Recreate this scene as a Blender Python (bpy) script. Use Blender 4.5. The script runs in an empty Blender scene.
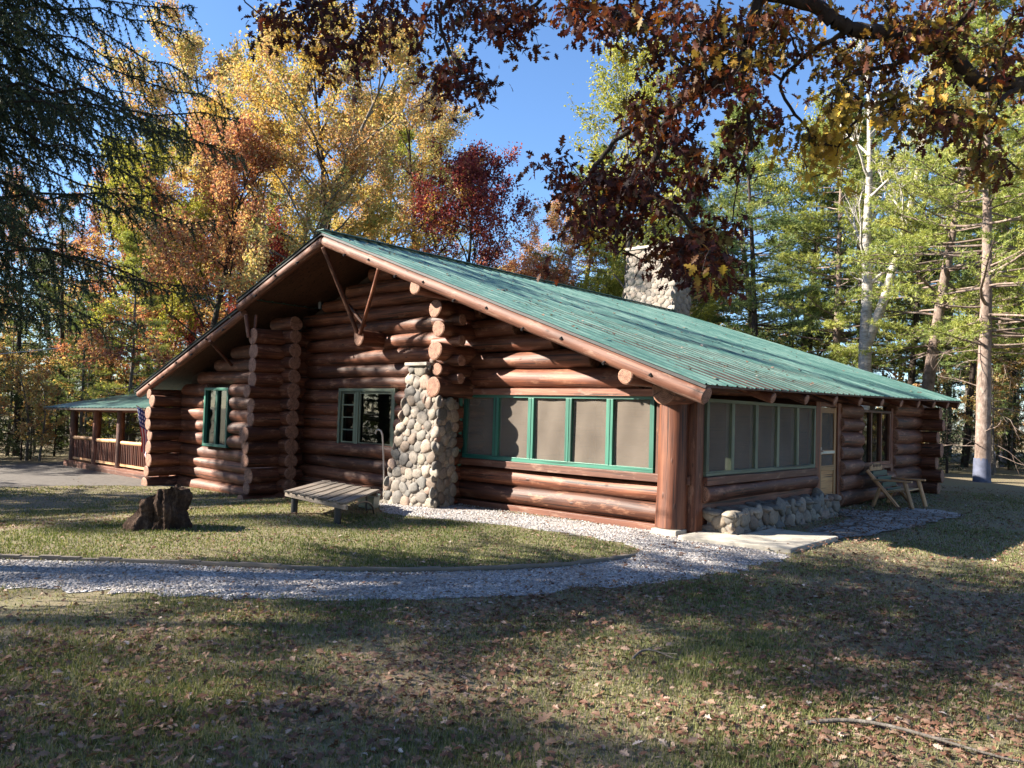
import bpy, math, random
import numpy as np
from mathutils import Vector, Matrix

S = bpy.context.scene
COL = S.collection
rng = np.random.default_rng(7)
random.seed(7)
PI = math.pi

# ------------------------------------------------------------------ camera
F = 790.0
ROLL, PITCH, YAW = 0.02998, 0.03698, 0.72461
CAM = np.array([5.6857, -10.6416, 1.72])
# ground-frame axes of the camera in world coordinates (x = right of the photographer, y = ahead)
RT0 = np.array([math.cos(YAW), math.sin(YAW), 0.0])
FW0 = np.array([-math.sin(YAW), math.cos(YAW), 0.0])
UP0 = np.array([0, 0, 1.0])
cp, sp, cr, sr = math.cos(PITCH), math.sin(PITCH), math.cos(ROLL), math.sin(ROLL)
fwd = cp * FW0 + sp * UP0
up_ = -sp * FW0 + cp * UP0
RT = cr * RT0 + sr * up_
UP = -sr * RT0 + cr * up_
cam_d = bpy.data.cameras.new("camera")
cam = bpy.data.objects.new("camera", cam_d)
COL.objects.link(cam)
m = Matrix.Identity(4)
for i in range(3):
    m[i][0], m[i][1], m[i][2], m[i][3] = RT[i], UP[i], -fwd[i], CAM[i]
cam.matrix_world = m
cam_d.sensor_width = 36
cam_d.lens = F / 1024 * 36
cam_d.clip_end = 3000
cam_d.clip_start = 0.05
S.camera = cam


def pt(px, py, d):
    """world point seen at a pixel, d metres ahead"""
    return CAM + (fwd + RT * (px - 512) / F - UP * (py - 384) / F) * d


def gz(x, y):
    """height of the ground: the yard falls gently to the far left"""
    U = -np.asarray(x, float)
    t = np.clip((U - 4.5) / 8.5, 0, 1)
    z = -.5 * t * t * (3 - 2 * t)
    r = np.hypot(np.asarray(x) + 6, np.asarray(y) - 5)
    w = np.clip((r - 22) / 40, 0, 1)
    z = z + w * .5 * (np.sin(np.asarray(x) * .11 + 1.3) * np.cos(np.asarray(y) * .09))
    return z


def gpx(px, py, h=0.0):
    """ground point (h above the ground) seen at a pixel"""
    d = fwd + RT * (px - 512) / F - UP * (py - 384) / F
    z = 0.0
    for _ in range(50):
        t = (z + h - CAM[2]) / d[2]
        p = CAM + d * t
        z = .5 * z + .5 * float(gz(p[0], p[1]))
    return p


def cf(px, d):
    """ground position d metres ahead under a pixel column"""
    p = CAM + FW0 * d + RT0 * (px - 512) / F * d
    return float(p[0]), float(p[1]), float(gz(p[0], p[1]))


# ------------------------------------------------------------------ mesh builder
def nrm(v):
    v = np.asarray(v, float)
    return v / (np.linalg.norm(v, axis=-1, keepdims=True) + 1e-12)


class MB:
    def __init__(s):
        s.v = []; s.f = []; s.r = []; s.u = []; s.n = 0

    def add(s, v, faces, mat=0, rnd=0.5, uvw=None, smooth=False):
        v = np.asarray(v, float).reshape(-1, 3)
        if not isinstance(faces, list) or (faces and np.isscalar(faces[0])):
            faces = [faces]
        for fa in faces:
            fa = np.asarray(fa, int)
            if fa.ndim == 1: fa = fa[None]
            s.f.append((fa + s.n, np.full(len(fa), mat) if np.isscalar(mat) else np.asarray(mat), smooth))
        s.v.append(v)
        s.r.append(np.full(len(v), rnd, float) if np.isscalar(rnd) else np.asarray(rnd, float))
        s.u.append(v.copy() if uvw is None else np.asarray(uvw, float).reshape(-1, 3))
        s.n += len(v)

    def arrays(s):
        return np.concatenate(s.v), np.concatenate(s.r), np.concatenate(s.u)

    def merge(s, o, M=None, off=(0, 0, 0), sc=1.0, rz=0.0, drnd=0.0):
        V, R, Uw = o.arrays()
        c, q = math.cos(rz), math.sin(rz)
        V = V * sc
        V = np.stack([V[:, 0] * c - V[:, 1] * q, V[:, 0] * q + V[:, 1] * c, V[:, 2]], 1) + np.asarray(off)
        s.v.append(V); s.r.append(R + drnd); s.u.append(Uw)
        for fa, mt, sm in o.f:
            s.f.append((fa + s.n, mt, sm))
        s.n += len(V)

    def build(s, name, mats, parent=None, loc=None):
        V, R, Uw = s.arrays()
        if loc is not None: V = V - np.asarray(loc)
        me = bpy.data.meshes.new(name)
        ks = [fa.shape[1] for fa, _, _ in s.f for _ in (0,)]
        loops = np.concatenate([fa.ravel() for fa, _, _ in s.f])
        tot = np.concatenate([np.full(len(fa), fa.shape[1]) for fa, _, _ in s.f])
        start = np.concatenate([[0], np.cumsum(tot)[:-1]])
        mi = np.concatenate([mt for _, mt, _ in s.f])
        sm = np.concatenate([np.full(len(fa), x, bool) for fa, _, x in s.f])
        me.vertices.add(len(V)); me.vertices.foreach_set('co', V.astype(np.float32).ravel())
        me.loops.add(len(loops)); me.loops.foreach_set('vertex_index', loops.astype(np.int32))
        me.polygons.add(len(tot))
        me.polygons.foreach_set('loop_start', start.astype(np.int32))
        me.polygons.foreach_set('loop_total', tot.astype(np.int32))
        me.polygons.foreach_set('material_index', mi.astype(np.int32))
        me.polygons.foreach_set('use_smooth', sm)
        a = me.attributes.new('rnd', 'FLOAT', 'POINT'); a.data.foreach_set('value', R.astype(np.float32))
        a = me.attributes.new('uvw', 'FLOAT_VECTOR', 'POINT'); a.data.foreach_set('vector', Uw.astype(np.float32).ravel())
        for mt in (mats if isinstance(mats, (list, tuple)) else [mats]):
            me.materials.append(mt)
        me.update(calc_edges=True)
        o = bpy.data.objects.new(name, me)
        COL.objects.link(o)
        if loc is not None: o.location = loc
        if parent is not None:
            o.parent = parent
            if loc is None:
                o.matrix_parent_inverse = parent.matrix_world.inverted() if False else Matrix.Translation(-Vector(parent.location))
        return o


def frame(d):
    d = nrm(d)
    a = np.array([0, 0, 1.0]) if abs(d[2]) < .9 else np.array([1.0, 0, 0])
    x = nrm(np.cross(a, d)); y = np.cross(d, x)
    return x, y, d


def tube(mb, pts, rad, sides=6, mat=0, rnd=.5, cap=True, smooth=True, bump=0.0, R=None):
    pts = np.asarray(pts, float); n = len(pts)
    rad = np.full(n, rad) if np.isscalar(rad) else np.asarray(rad)
    tg = np.gradient(pts, axis=0); tg = nrm(tg)
    x, y, _ = frame(tg[0])
    V = []; Uw = []
    ang = np.arange(sides) / sides * 2 * PI
    L = np.concatenate([[0], np.cumsum(np.linalg.norm(np.diff(pts, axis=0), axis=1))])
    for i in range(n):
        x = nrm(x - tg[i] * (x @ tg[i])); y = np.cross(tg[i], x)
        rr = rad[i] * (1 + (bump * R.standard_normal(sides) if bump else 0))
        V.append(pts[i] + np.outer(np.cos(ang) * rr, x) + np.outer(np.sin(ang) * rr, y))
        Uw.append(np.stack([np.full(sides, L[i]), np.cos(ang) * rad[i], np.sin(ang) * rad[i]], 1))
    V = np.concatenate(V); Uw = np.concatenate(Uw)
    q = []
    i = np.arange(n - 1)[:, None] * sides; j = np.arange(sides)[None]
    a = i + j; b = i + (j + 1) % sides
    fa = np.stack([a, b, b + sides, a + sides], -1).reshape(-1, 4)
    mb.add(V, fa, mat, rnd, Uw, smooth)
    if cap:
        mb.add(V[-sides:], np.arange(sides)[None], mat, rnd, Uw[-sides:])
        mb.add(V[:sides], np.arange(sides)[::-1][None], mat, rnd, Uw[:sides])


def log(mb, p0, p1, r0, r1=None, R=rng, sides=18, bump=.052, bend=.014, caps=(1, 1)):
    """a peeled log: slightly crooked and lumpy, end grain is material slot 1"""
    p0 = np.asarray(p0, float); p1 = np.asarray(p1, float)
    r1 = r0 if r1 is None else r1
    L = np.linalg.norm(p1 - p0); n = max(3, int(L / .22) + 1)
    x, y, d = frame(p1 - p0)
    t = np.linspace(0, 1, n); rnd = R.random()
    ph = R.random(8) * 6.28
    ang = np.arange(sides) / sides * 2 * PI + .3
    cx = bend * L * .25 * (np.sin(t * 4 + ph[0]) - np.sin(ph[0])) ; cy = bend * L * .15 * (np.sin(t * 5 + ph[1]) - np.sin(ph[1]))
    V = []; Uw = []
    for i in range(n):
        r = r0 + (r1 - r0) * t[i]
        l = t[i] * L
        rr = r * (1 + bump * (np.sin(ang * 2 + ph[2] + l * .7) * .8 + np.sin(ang * 3 + ph[3] - l * 1.7) * .6 + .9 * math.sin(l * 2.1 + ph[4]) * .7
                              + .5 * np.sin(ang + l * 4.3 + ph[5])) + .006 * R.standard_normal(sides))
        V.append(p0 + d * l + x * cx[i] + y * cy[i] + np.outer(np.cos(ang) * rr, x) + np.outer(np.sin(ang) * rr, y))
        Uw.append(np.stack([np.full(sides, l + rnd * 40), np.cos(ang) * r, np.sin(ang) * r], 1))
    V = np.array(V); Uw = np.array(Uw)
    i = np.arange(n - 1)[:, None] * sides; j = np.arange(sides)[None]
    a = i + j; b = i + (j + 1) % sides
    fa = np.stack([a, b, b + sides, a + sides], -1).reshape(-1, 4)
    mb.add(V.reshape(-1, 3), fa, 0, rnd, Uw.reshape(-1, 3), True)
    for e, k, on in ((0, 0, caps[0]), (1, n - 1, caps[1])):
        if not on: continue
        ring = V[k]; c = ring.mean(0); dd = (-d if k == 0 else d)
        inner = c + (ring - c) * .86 + dd * .012
        cc = c + dd * .015
        vv = np.concatenate([ring, inner, cc[None]])
        uu = np.concatenate([np.stack([np.cos(ang) * r0, np.sin(ang) * r0, np.full(sides, rnd * 9)], 1),
                             np.stack([np.cos(ang) * r0 * .86, np.sin(ang) * r0 * .86, np.full(sides, rnd * 9)], 1), [[0, 0, rnd * 9]]])
        j = np.arange(sides); j2 = (j + 1) % sides
        q = np.stack([j, j2, j2 + sides, j + sides], 1); tr = np.stack([j + sides, j2 + sides, np.full(sides, 2 * sides)], 1)
        if k == 0: q = q[:, ::-1]; tr = tr[:, ::-1]
        mb.add(vv, [q, tr], 1, rnd, uu, False)


BOXF = np.array([[0, 3, 2, 1], [4, 5, 6, 7], [0, 1, 5, 4], [1, 2, 6, 5], [2, 3, 7, 6], [3, 0, 4, 7]])


def box(mb, lo, hi, mat=0, rnd=None):
    lo = np.minimum(lo, hi).astype(float) if False else np.array([min(a, b) for a, b in zip(lo, hi)], float)
    hi = np.array([max(a, b) for a, b in zip(lo, hi)], float) if False else np.array(hi, float)
    a = np.minimum(lo, hi); b = np.maximum(lo, hi)
    v = np.array([[a[0], a[1], a[2]], [b[0], a[1], a[2]], [b[0], b[1], a[2]], [a[0], b[1], a[2]],
                  [a[0], a[1], b[2]], [b[0], a[1], b[2]], [b[0], b[1], b[2]], [a[0], b[1], b[2]]])
    r = rng.random() if rnd is None else rnd
    ax = int(np.argmax(b - a)); u = np.roll(v, -ax, axis=1).copy(); u[:, 0] += r * 30
    mb.add(v, BOXF, mat, r, u)


def B(mb, u0, u1, v0, v1, z0, z1, mat=0, rnd=None):
    """box in house coordinates: u to the left along the gable, v back, z up"""
    box(mb, (min(-u0, -u1), min(v0, v1), min(z0, z1)), (max(-u0, -u1), max(v0, v1), max(z0, z1)), mat, rnd)


def beam(mb, p0, p1, w, h, mat=0, up=(0, 0, 1), rnd=None):
    p0 = np.asarray(p0, float); p1 = np.asarray(p1, float); d = nrm(p1 - p0)
    x = nrm(np.cross(d, up)); z = np.cross(x, d)
    c = [(-1, -1), (1, -1), (1, 1), (-1, 1)]
    v = np.array([p + x * a * w / 2 + z * b * h / 2 for p in (p0, p1) for a, b in c])
    r = rng.random() if rnd is None else rnd
    L = np.linalg.norm(p1 - p0)
    u = np.array([[l + r * 30, a * w / 2, b * h / 2] for l in (0, L) for a, b in c])
    mb.add(v, BOXF, mat, r, u)


def W(u, v, z): return np.array([-u, v, z], float)


def bevel(o, w=.006, seg=2):
    md = o.modifiers.new('bevel', 'BEVEL'); md.width = w; md.segments = seg; md.limit_method = 'ANGLE'
    return o


# ------------------------------------------------------------------ tags
def tag(o, label=None, cat=None, group=None, kind=None):
    if label: o['label'] = label
    if cat: o['category'] = cat
    if group: o['group'] = group
    if kind: o['kind'] = kind
    return o


def empty(name, loc, label=None, cat=None, group=None):
    o = bpy.data.objects.new(name, None); COL.objects.link(o); o.location = loc
    o.empty_display_size = .3
    return tag(o, label, cat, group)


# ------------------------------------------------------------------ materials
class NT:
    def __init__(s, name):
        s.m = bpy.data.materials.new(name); s.m.use_nodes = True
        s.t = s.m.node_tree; s.t.nodes.clear()
        s.out = s.t.nodes.new('ShaderNodeOutputMaterial')

    def n(s, typ, inputs=None, **kw):
        nd = s.t.nodes.new('ShaderNode' + typ)
        for k, v in kw.items(): setattr(nd, k, v)
        for k, v in (inputs or {}).items():
            if hasattr(v, 'links') or isinstance(v, bpy.types.NodeSocket): s.t.links.new(v, nd.inputs[k])
            else: nd.inputs[k].default_value = v
        return nd

    def ramp(s, fac, stops, interp='LINEAR'):
        nd = s.t.nodes.new('ShaderNodeValToRGB'); nd.color_ramp.interpolation = interp
        e = nd.color_ramp.elements
        while len(e) < len(stops): e.new(.5)
        for el, (p, c) in zip(e, stops):
            el.position = p; el.color = (*c, 1)
        s.t.links.new(fac, nd.inputs[0])
        return nd.outputs[0]

    def attr(s, name): return s.n('Attribute', attribute_name=name)

    def noise(s, vec, scale, detail=4, rough=.55, dim='3D'):
        return s.n('TexNoise', {'Vector': vec, 'Scale': scale, 'Detail': detail, 'Roughness': rough}).outputs['Fac']

    def map(s, vec, scale=(1, 1, 1), loc=(0, 0, 0)):
        return s.n('Mapping', {'Vector': vec, 'Scale': scale, 'Location': loc}).outputs[0]

    def mix(s, fac, a, b, blend='MIX'):
        nd = s.t.nodes.new('ShaderNodeMix'); nd.data_type = 'RGBA'; nd.blend_type = blend
        for k, v in ((0, fac), (6, a), (7, b)):
            if isinstance(v, bpy.types.NodeSocket): s.t.links.new(v, nd.inputs[k])
            else: nd.inputs[k].default_value = (*v, 1) if isinstance(v, tuple) and len(v) == 3 else v
        return nd.outputs[2]

    def math(s, op, a, b=0.0, c=0.0):
        nd = s.t.nodes.new('ShaderNodeMath'); nd.operation = op
        for k, v in enumerate((a, b, c)):
            if isinstance(v, bpy.types.NodeSocket): s.t.links.new(v, nd.inputs[k])
            else: nd.inputs[k].default_value = v
        return nd.outputs[0]

    def bump(s, h, strength=.3, dist=.02):
        return s.n('Bump', {'Height': h, 'Strength': strength, 'Distance': dist}).outputs[0]

    def pbr(s, color, rough=.6, normal=None, metal=0.0, spec=.5):
        ins = {'Base Color': color if isinstance(color, bpy.types.NodeSocket) else (*color, 1), 'Roughness': rough, 'Metallic': metal, 'Specular IOR Level': spec}
        nd = s.n('BsdfPrincipled', ins)
        if normal is not None: s.t.links.new(normal, nd.inputs['Normal'])
        s.t.links.new(nd.outputs[0], s.out.inputs[0])
        return nd


def wood(name, c0, c1, c2, rough=.5, grain=1.0, bump=.35, wear=None, knots=False):
    t = NT(name); u = t.attr('uvw').outputs['Vector']; r = t.attr('rnd').outputs['Fac']
    g = t.noise(t.map(u, (1.2, 22 * grain, 22 * grain)), 1.0, 6, .6)
    big = t.noise(t.map(u, (.9, 3, 3)), 1.3, 3)
    ck = t.math('MAXIMUM', t.noise(t.map(u, (.7, 60, 60)), 1.0, 2), t.math('SUBTRACT', t.noise(t.map(u, (.45, 24, 24)), 1.0, 1), .015))
    col = t.ramp(t.math('ADD', t.math('MULTIPLY', g, .6), t.math('MULTIPLY', big, .45)), [(.32, c0), (.52, c1), (.75, c2)])
    col = t.mix(t.ramp(ck, [(.62, (0, 0, 0)), (.68, (1, 1, 1))]), col, tuple(x * .3 for x in c0))
    col = t.mix(1.0, col, t.ramp(r, [(0, (.58, .56, .55)), (.5, (1, 1, 1)), (1, (1.35, 1.27, 1.22))]), 'MULTIPLY')
    if wear:
        w = t.noise(t.map(u, (2.0, 7, 7)), 1.2, 5, .7)
        col = t.mix(t.ramp(w, [(.55, (0, 0, 0)), (.68, (.75, .75, .75))]), col, wear)
    h = t.math('ADD', g, t.math('MULTIPLY', ck, -.6))
    if knots:
        vv = t.n('TexVoronoi', {'Vector': t.map(u, (2.3, 5.5, 5.5)), 'Scale': 1.0, 'Randomness': 1.0}).outputs['Distance']
        kn = t.ramp(vv, [(.05, (1, 1, 1)), (.13, (0, 0, 0))])
        col = t.mix(t.math('MULTIPLY', kn, .8), col, tuple(x * .35 for x in c0))
        h = t.math('ADD', h, t.math('MULTIPLY', kn, .8))
        sp_ = t.noise(u, 45, 3, .8)
        col = t.mix(t.ramp(sp_, [(.60, (0, 0, 0)), (.72, (.7, .7, .7))]), col, c0)
    t.pbr(col, rough, t.bump(h, bump, .01))
    return t.m


def endgrain(name, c0, c1):
    t = NT(name); u = t.attr('uvw').outputs['Vector']
    warp = t.noise(u, 9, 3)
    l = t.n('VectorMath', {0: t.map(u, (1, 1, 0))}, operation='LENGTH').outputs['Value']
    rings = t.math('SINE', t.math('MULTIPLY_ADD', l, 260, t.math('MULTIPLY', warp, 6)))
    n2 = t.noise(u, 14, 5, .7)
    col = t.ramp(t.math('ADD', t.math('MULTIPLY', rings, .10), n2), [(.3, c0), (.7, c1)])
    # radial drying cracks
    sx = t.n('SeparateXYZ', {0: u})
    a = t.math('ARCTAN2', sx.outputs[0], sx.outputs[1])
    cr_ = t.n('TexNoise', {'W': t.math('MULTIPLY_ADD', a, 2.2, t.math('MULTIPLY', sx.outputs[2], 3)), 'Scale': 2.0, 'Detail': 1.0}, noise_dimensions='1D').outputs['Fac']
    col = t.mix(t.ramp(cr_, [(.66, (0, 0, 0)), (.72, (.85, .85, .85))]), col, tuple(x * .25 for x in c0))
    t.pbr(col, .75, t.bump(n2, .4, .01))
    return t.m


M = {}
M['log'] = wood('stained_log', (.035, .010, .005), (.105, .031, .013), (.25, .095, .046), .6, wear=(.32, .155, .09), knots=True, bump=.55)
M['log_end'] = endgrain('log_end_grain', (.12, .05, .03), (.34, .175, .11))
M['rake'] = wood('stained_rake', (.09, .030, .016), (.20, .075, .042), (.34, .155, .095), .65, knots=True, wear=(.30, .19, .14))
M['post'] = wood('stained_post', (.06, .017, .008), (.16, .048, .02), (.32, .12, .055), .55, knots=True, bump=.6)
M['board'] = wood('stained_board', (.08, .026, .014), (.15, .052, .028), (.26, .11, .065), .55, wear=(.26, .16, .11))
M['deck'] = wood('roof_deck_board', (.05, .02, .012), (.085, .036, .02), (.13, .06, .035), .7)
M['door'] = wood('varnished_pine', (.24, .12, .05), (.35, .19, .08), (.46, .29, .13), .45)
M['grey_wood'] = wood('weathered_board', (.075, .06, .048), (.15, .125, .10), (.25, .22, .18), .8, bump=.6)
M['pale_wood'] = wood('pale_peeled_pole', (.28, .14, .065), (.44, .25, .12), (.56, .37, .20), .6)
M['dark_wood'] = wood('dark_board', (.03, .02, .015), (.06, .04, .03), (.09, .06, .045), .7)
M['green_trim'] = wood('green_painted_trim', (.012, .085, .06), (.022, .125, .088), (.045, .17, .125), .45, bump=.15)
M['sage_trim'] = wood('weathered_green_trim', (.07, .10, .065), (.12, .15, .10), (.2, .22, .15), .55, bump=.2)
M['green_slat'] = wood('dark_green_slat', (.006, .035, .03), (.012, .06, .05), (.03, .09, .07), .5, bump=.2)


def simple(name, c, rough=.6, var=.25, scale=6, bump=.2, metal=0.0, spec=.5):
    t = NT(name); tc = t.n('TexCoord').outputs['Object']
    a = t.noise(tc, scale, 6, .65)
    col = t.ramp(a, [(.3, tuple(x * (1 - var) for x in c)), (.7, tuple(min(1, x * (1 + var)) for x in c))])
    t.pbr(col, rough, t.bump(t.noise(tc, scale * 6, 4), bump, .01), metal, spec)
    return t.m


M['concrete'] = simple('old_concrete', (.36, .33, .28), .85, .3, 3, .5)
M['mortar'] = simple('mortar', (.17, .15, .13), .95, .3, 5, .6)
M['iron'] = simple('black_iron', (.02, .02, .022), .45, .3, 8, .1)
M['galv'] = simple('galvanised_metal', (.35, .37, .39), .4, .2, 6, .1, .7)
M['white_metal'] = simple('cream_painted_pipe', (.40, .34, .29), .45, .1, 6, .1)
M['teal_plastic'] = simple('green_grey_plastic', (.10, .15, .14), .5, .2, 5, .1)
M['black_enamel'] = simple('black_enamel', (.015, .015, .017), .2, .2, 6, .05)
M['flashing'] = simple('pale_flashing', (.5, .55, .5), .4, .2, 6, .1, .3)
M['bulb'] = NT('amber_lantern_glass').m
_t = NT('amber_lantern'); _e = _t.n('Emission', {'Color': (1, .62, .12, 1), 'Strength': 2.2}); _t.t.links.new(_e.outputs[0], _t.out.inputs[0]); M['bulb'] = _t.m

# standing-rib metal roof
t = NT('green_metal_roof'); tc = t.n('TexCoord').outputs['Object']; u = t.attr('uvw').outputs['Vector']
a = t.noise(t.map(u, (.6, 7, 1)), 1.0, 5, .6); b_ = t.noise(t.map(u, (2, 2, 2)), 3, 6, .7)  # weathered streaks, with tree shadow streaks painted into the same tones
col = t.ramp(t.math('ADD', t.math('MULTIPLY', a, .7), t.math('MULTIPLY', b_, .35)), [(.28, (.022, .062, .053)), (.48, (.052, .125, .105)), (.68, (.15, .24, .205))])
sp_ = t.noise(u, 24, 3, .8)
col = t.mix(t.ramp(sp_, [(.62, (0, 0, 0)), (.72, (.7, .7, .7))]), col, (.16, .13, .08))
t.pbr(col, .42, t.bump(b_, .1, .01), .15, .6); M['roof'] = t.m

# insect screen: woven mesh, partly see-through
t = NT('insect_screen'); tc = t.n('TexCoord').outputs['Object']
d = t.n('BsdfDiffuse', {'Color': t.ramp(t.noise(tc, 1.2, 4), [(.3, (.155, .132, .112)), (.7, (.235, .20, .168))])})
tr = t.n('BsdfTransparent', {'Color': (1, 1, 1, 1)})
mx = t.n('MixShader', {0: .62, 1: tr.outputs[0], 2: d.outputs[0]}); t.t.links.new(mx.outputs[0], t.out.inputs[0]); M['screen'] = t.m

t = NT('window_glass')
g = t.n('BsdfGlossy', {'Color': (.62, .66, .64, 1), 'Roughness': .02}); tr = t.n('BsdfTransparent', {'Color': (.45, .5, .47, 1)})
lw = t.n('LayerWeight', {'Blend': .5})
nz = t.n('TexNoise', {'Vector': t.n('TexCoord').outputs['Object'], 'Scale': 1.5, 'Detail': 1.0}).outputs['Fac']
bp = t.bump(nz, .05, .02); t.t.links.new(bp, g.inputs['Normal'])
mx = t.n('MixShader', {0: t.math('MULTIPLY_ADD', lw.outputs['Fresnel'], .95, .03), 1: tr.outputs[0], 2: g.outputs[0]}); t.t.links.new(mx.outputs[0], t.out.inputs[0]); M['glass'] = t.m

# field stones
t = NT('field_stone'); r = t.attr('rnd').outputs['Fac']; tc = t.n('TexCoord').outputs['Object']
c1 = t.ramp(r, [(0, (.085, .08, .075)), (.18, (.19, .16, .13)), (.34, (.125, .12, .11)), (.5, (.24, .205, .155)), (.64, (.22, .14, .105)), (.78, (.28, .245, .20)), (.9, (.13, .095, .07)), (1, (.19, .165, .14))])
n1 = t.noise(tc, 30, 6, .7)
c1 = t.mix(1.0, c1, t.ramp(n1, [(.3, (.55, .55, .55)), (.7, (1.35, 1.3, 1.25))]), 'MULTIPLY')
t.pbr(c1, .75, t.bump(n1, .35, .01)); M['stone'] = t.m
t = NT('chimney_stone'); r = t.attr('rnd').outputs['Fac']; tc = t.n('TexCoord').outputs['Object']
c1 = t.ramp(r, [(0, (.13, .11, .095)), (.4, (.25, .215, .18)), (.7, (.21, .155, .12)), (1, (.33, .29, .25))])
n1 = t.noise(tc, 22, 6, .7)
c1 = t.mix(1.0, c1, t.ramp(n1, [(.3, (.75, .75, .75)), (.7, (1.2, 1.2, 1.2))]), 'MULTIPLY')
t.pbr(c1, .8, t.bump(n1, .35, .01)); M['chim_stone'] = t.m
M['chim_mortar'] = simple('pale_mortar', (.20, .175, .145), .9, .3, 5, .6)

# ground
t = NT('lawn_ground'); tc = t.n('TexCoord').outputs['Object']
n1 = t.noise(tc, .35, 4, .6); n2 = t.noise(tc, 3.5, 5, .65); n3 = t.noise(tc, 40, 5, .7)
gc = t.ramp(n2, [(.28, (.15, .12, .08)), (.45, (.16, .145, .08)), (.62, (.15, .155, .07)), (.8, (.24, .215, .12))])
dry = t.ramp(n3, [(.3, (.12, .085, .06)), (.55, (.23, .175, .125)), (.75, (.33, .27, .20))])
col = t.mix(t.ramp(t.math('ADD', t.math('MULTIPLY', n1, .6), t.math('MULTIPLY', n3, .4)), [(.40, (.25, .25, .25)), (.62, (.85, .85, .85))]), gc, dry)
t.pbr(col, .9, t.bump(t.math('ADD', n3, n2), .6, .03), 0, .2); M['ground'] = t.m

t = NT('gravel_bed'); tc = t.n('TexCoord').outputs['Object']
v = t.n('TexVoronoi', {'Vector': tc, 'Scale': 38.0, 'Randomness': 1.0})
n1 = t.noise(tc, 1.1, 4, .6)
col = t.ramp(t.n('SeparateXYZ', {0: v.outputs['Color']}).outputs[0], [(0, (.19, .18, .18)), (.5, (.33, .315, .315)), (1, (.52, .50, .49))])
col = t.mix(t.ramp(n1, [(.45, (0, 0, 0)), (.7, (.55, .55, .55))]), col, (.20, .15, .11))
h = t.math('SUBTRACT', 1.0, v.outputs['Distance'])
t.pbr(col, .85, t.bump(h, .9, .02), 0, .3); M['gravel'] = t.m
M['shaded_dirt_gravel'] = simple('shaded_drive_gravel', (.095, .082, .07), .9, .35, 9, .6)  # browner gravel for the drive, its dull shade painted into the colour
t = NT('pebble'); r = t.attr('rnd').outputs['Fac']
t.pbr(t.ramp(r, [(0, (.12, .115, .115)), (.3, (.23, .22, .22)), (.6, (.36, .34, .335)), (.8, (.28, .22, .17)), (1, (.56, .53, .51))]), .75, None, 0, .3); M['pebble'] = t.m

t = NT('flagstone'); tc = t.n('TexCoord').outputs['Object']
v = t.n('TexVoronoi', {'Vector': t.map(tc, (1, 1, 0)), 'Scale': 1.7, 'Randomness': 1.0}, feature='DISTANCE_TO_EDGE')
v2 = t.n('TexVoronoi', {'Vector': t.map(tc, (1, 1, 0)), 'Scale': 1.7, 'Randomness': 1.0})
n1 = t.noise(tc, 9, 6, .7)
col = t.ramp(t.math('ADD', t.math('MULTIPLY', t.n('SeparateXYZ', {0: v2.outputs['Color']}).outputs[0], .4), t.math('MULTIPLY', n1, .6)), [(.25, (.15, .135, .125)), (.55, (.25, .235, .225)), (.8, (.36, .34, .32))])
col = t.mix(t.ramp(v.outputs['Distance'], [(.02, (1, 1, 1)), (.05, (0, 0, 0))]), col, (.07, .05, .035))
t.pbr(col, .85, t.bump(t.math('ADD', t.math('MULTIPLY', n1, .3), t.ramp(v.outputs['Distance'], [(.01, (0, 0, 0)), (.05, (1, 1, 1))])), .6, .03)); M['flag'] = t.m

t = NT('stump_bark'); tc = t.n('TexCoord').outputs['Object']
n1 = t.noise(t.map(tc, (6, 6, 1.3)), 1.6, 6, .7); n2 = t.noise(tc, 18, 5, .7)
col = t.ramp(t.math('ADD', t.math('MULTIPLY', n1, .6), t.math('MULTIPLY', n2, .4)), [(.35, (.018, .012, .010)), (.52, (.07, .045, .034)), (.72, (.22, .15, .11))])
t.pbr(col, .95, t.bump(t.math('ADD', n1, n2), 1.0, .05), 0, .1); M['stump'] = t.m


def bark(name, c0, c1, c2, sc=(5, 5, 1.2), bump=.8):
    t = NT(name); u = t.n('TexCoord').outputs['Object']
    n1 = t.noise(t.map(u, sc), 2.2, 6, .7); n2 = t.noise(u, 1.3, 3)
    col = t.ramp(t.math('ADD', t.math('MULTIPLY', n1, .7), t.math('MULTIPLY', n2, .3)), [(.32, c0), (.52, c1), (.72, c2)])
    t.pbr(col, .9, t.bump(n1, bump, .04), 0, .2)
    return t.m


M['bark_grey'] = bark('grey_bark', (.05, .042, .036), (.13, .115, .10), (.27, .25, .225))
M['bark_dark'] = bark('dark_bark', (.018, .013, .010), (.045, .034, .028), (.10, .08, .066))
M['bark_pine'] = bark('pine_bark', (.07, .048, .038), (.20, .15, .125), (.40, .34, .30), (3, 3, 2.0))
M['bark_birch'] = bark('birch_bark', (.10, .085, .07), (.42, .39, .35), (.62, .58, .53), (1.5, 1.5, 5), .3)
M['band'] = simple('blue_grey_band', (.075, .085, .13), .7, .3, 5, .3)


def leafmat(name, stops, trans=.4, gloss=.04):
    t = NT(name); r = t.attr('rnd').outputs['Fac']
    c = t.ramp(r, stops)
    d = t.n('BsdfDiffuse', {'Color': c}); tl = t.n('BsdfTranslucent', {'Color': t.mix(1.0, c, (1.35, 1.25, .8), 'MULTIPLY')})
    gl = t.n('BsdfGlossy', {'Color': (.5, .5, .5, 1), 'Roughness': .5})
    a = t.n('MixShader', {0: trans, 1: d.outputs[0], 2: tl.outputs[0]})
    b = t.n('MixShader', {0: gloss, 1: a.outputs[0], 2: gl.outputs[0]})
    t.t.links.new(b.outputs[0], t.out.inputs[0])
    return t.m


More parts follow.
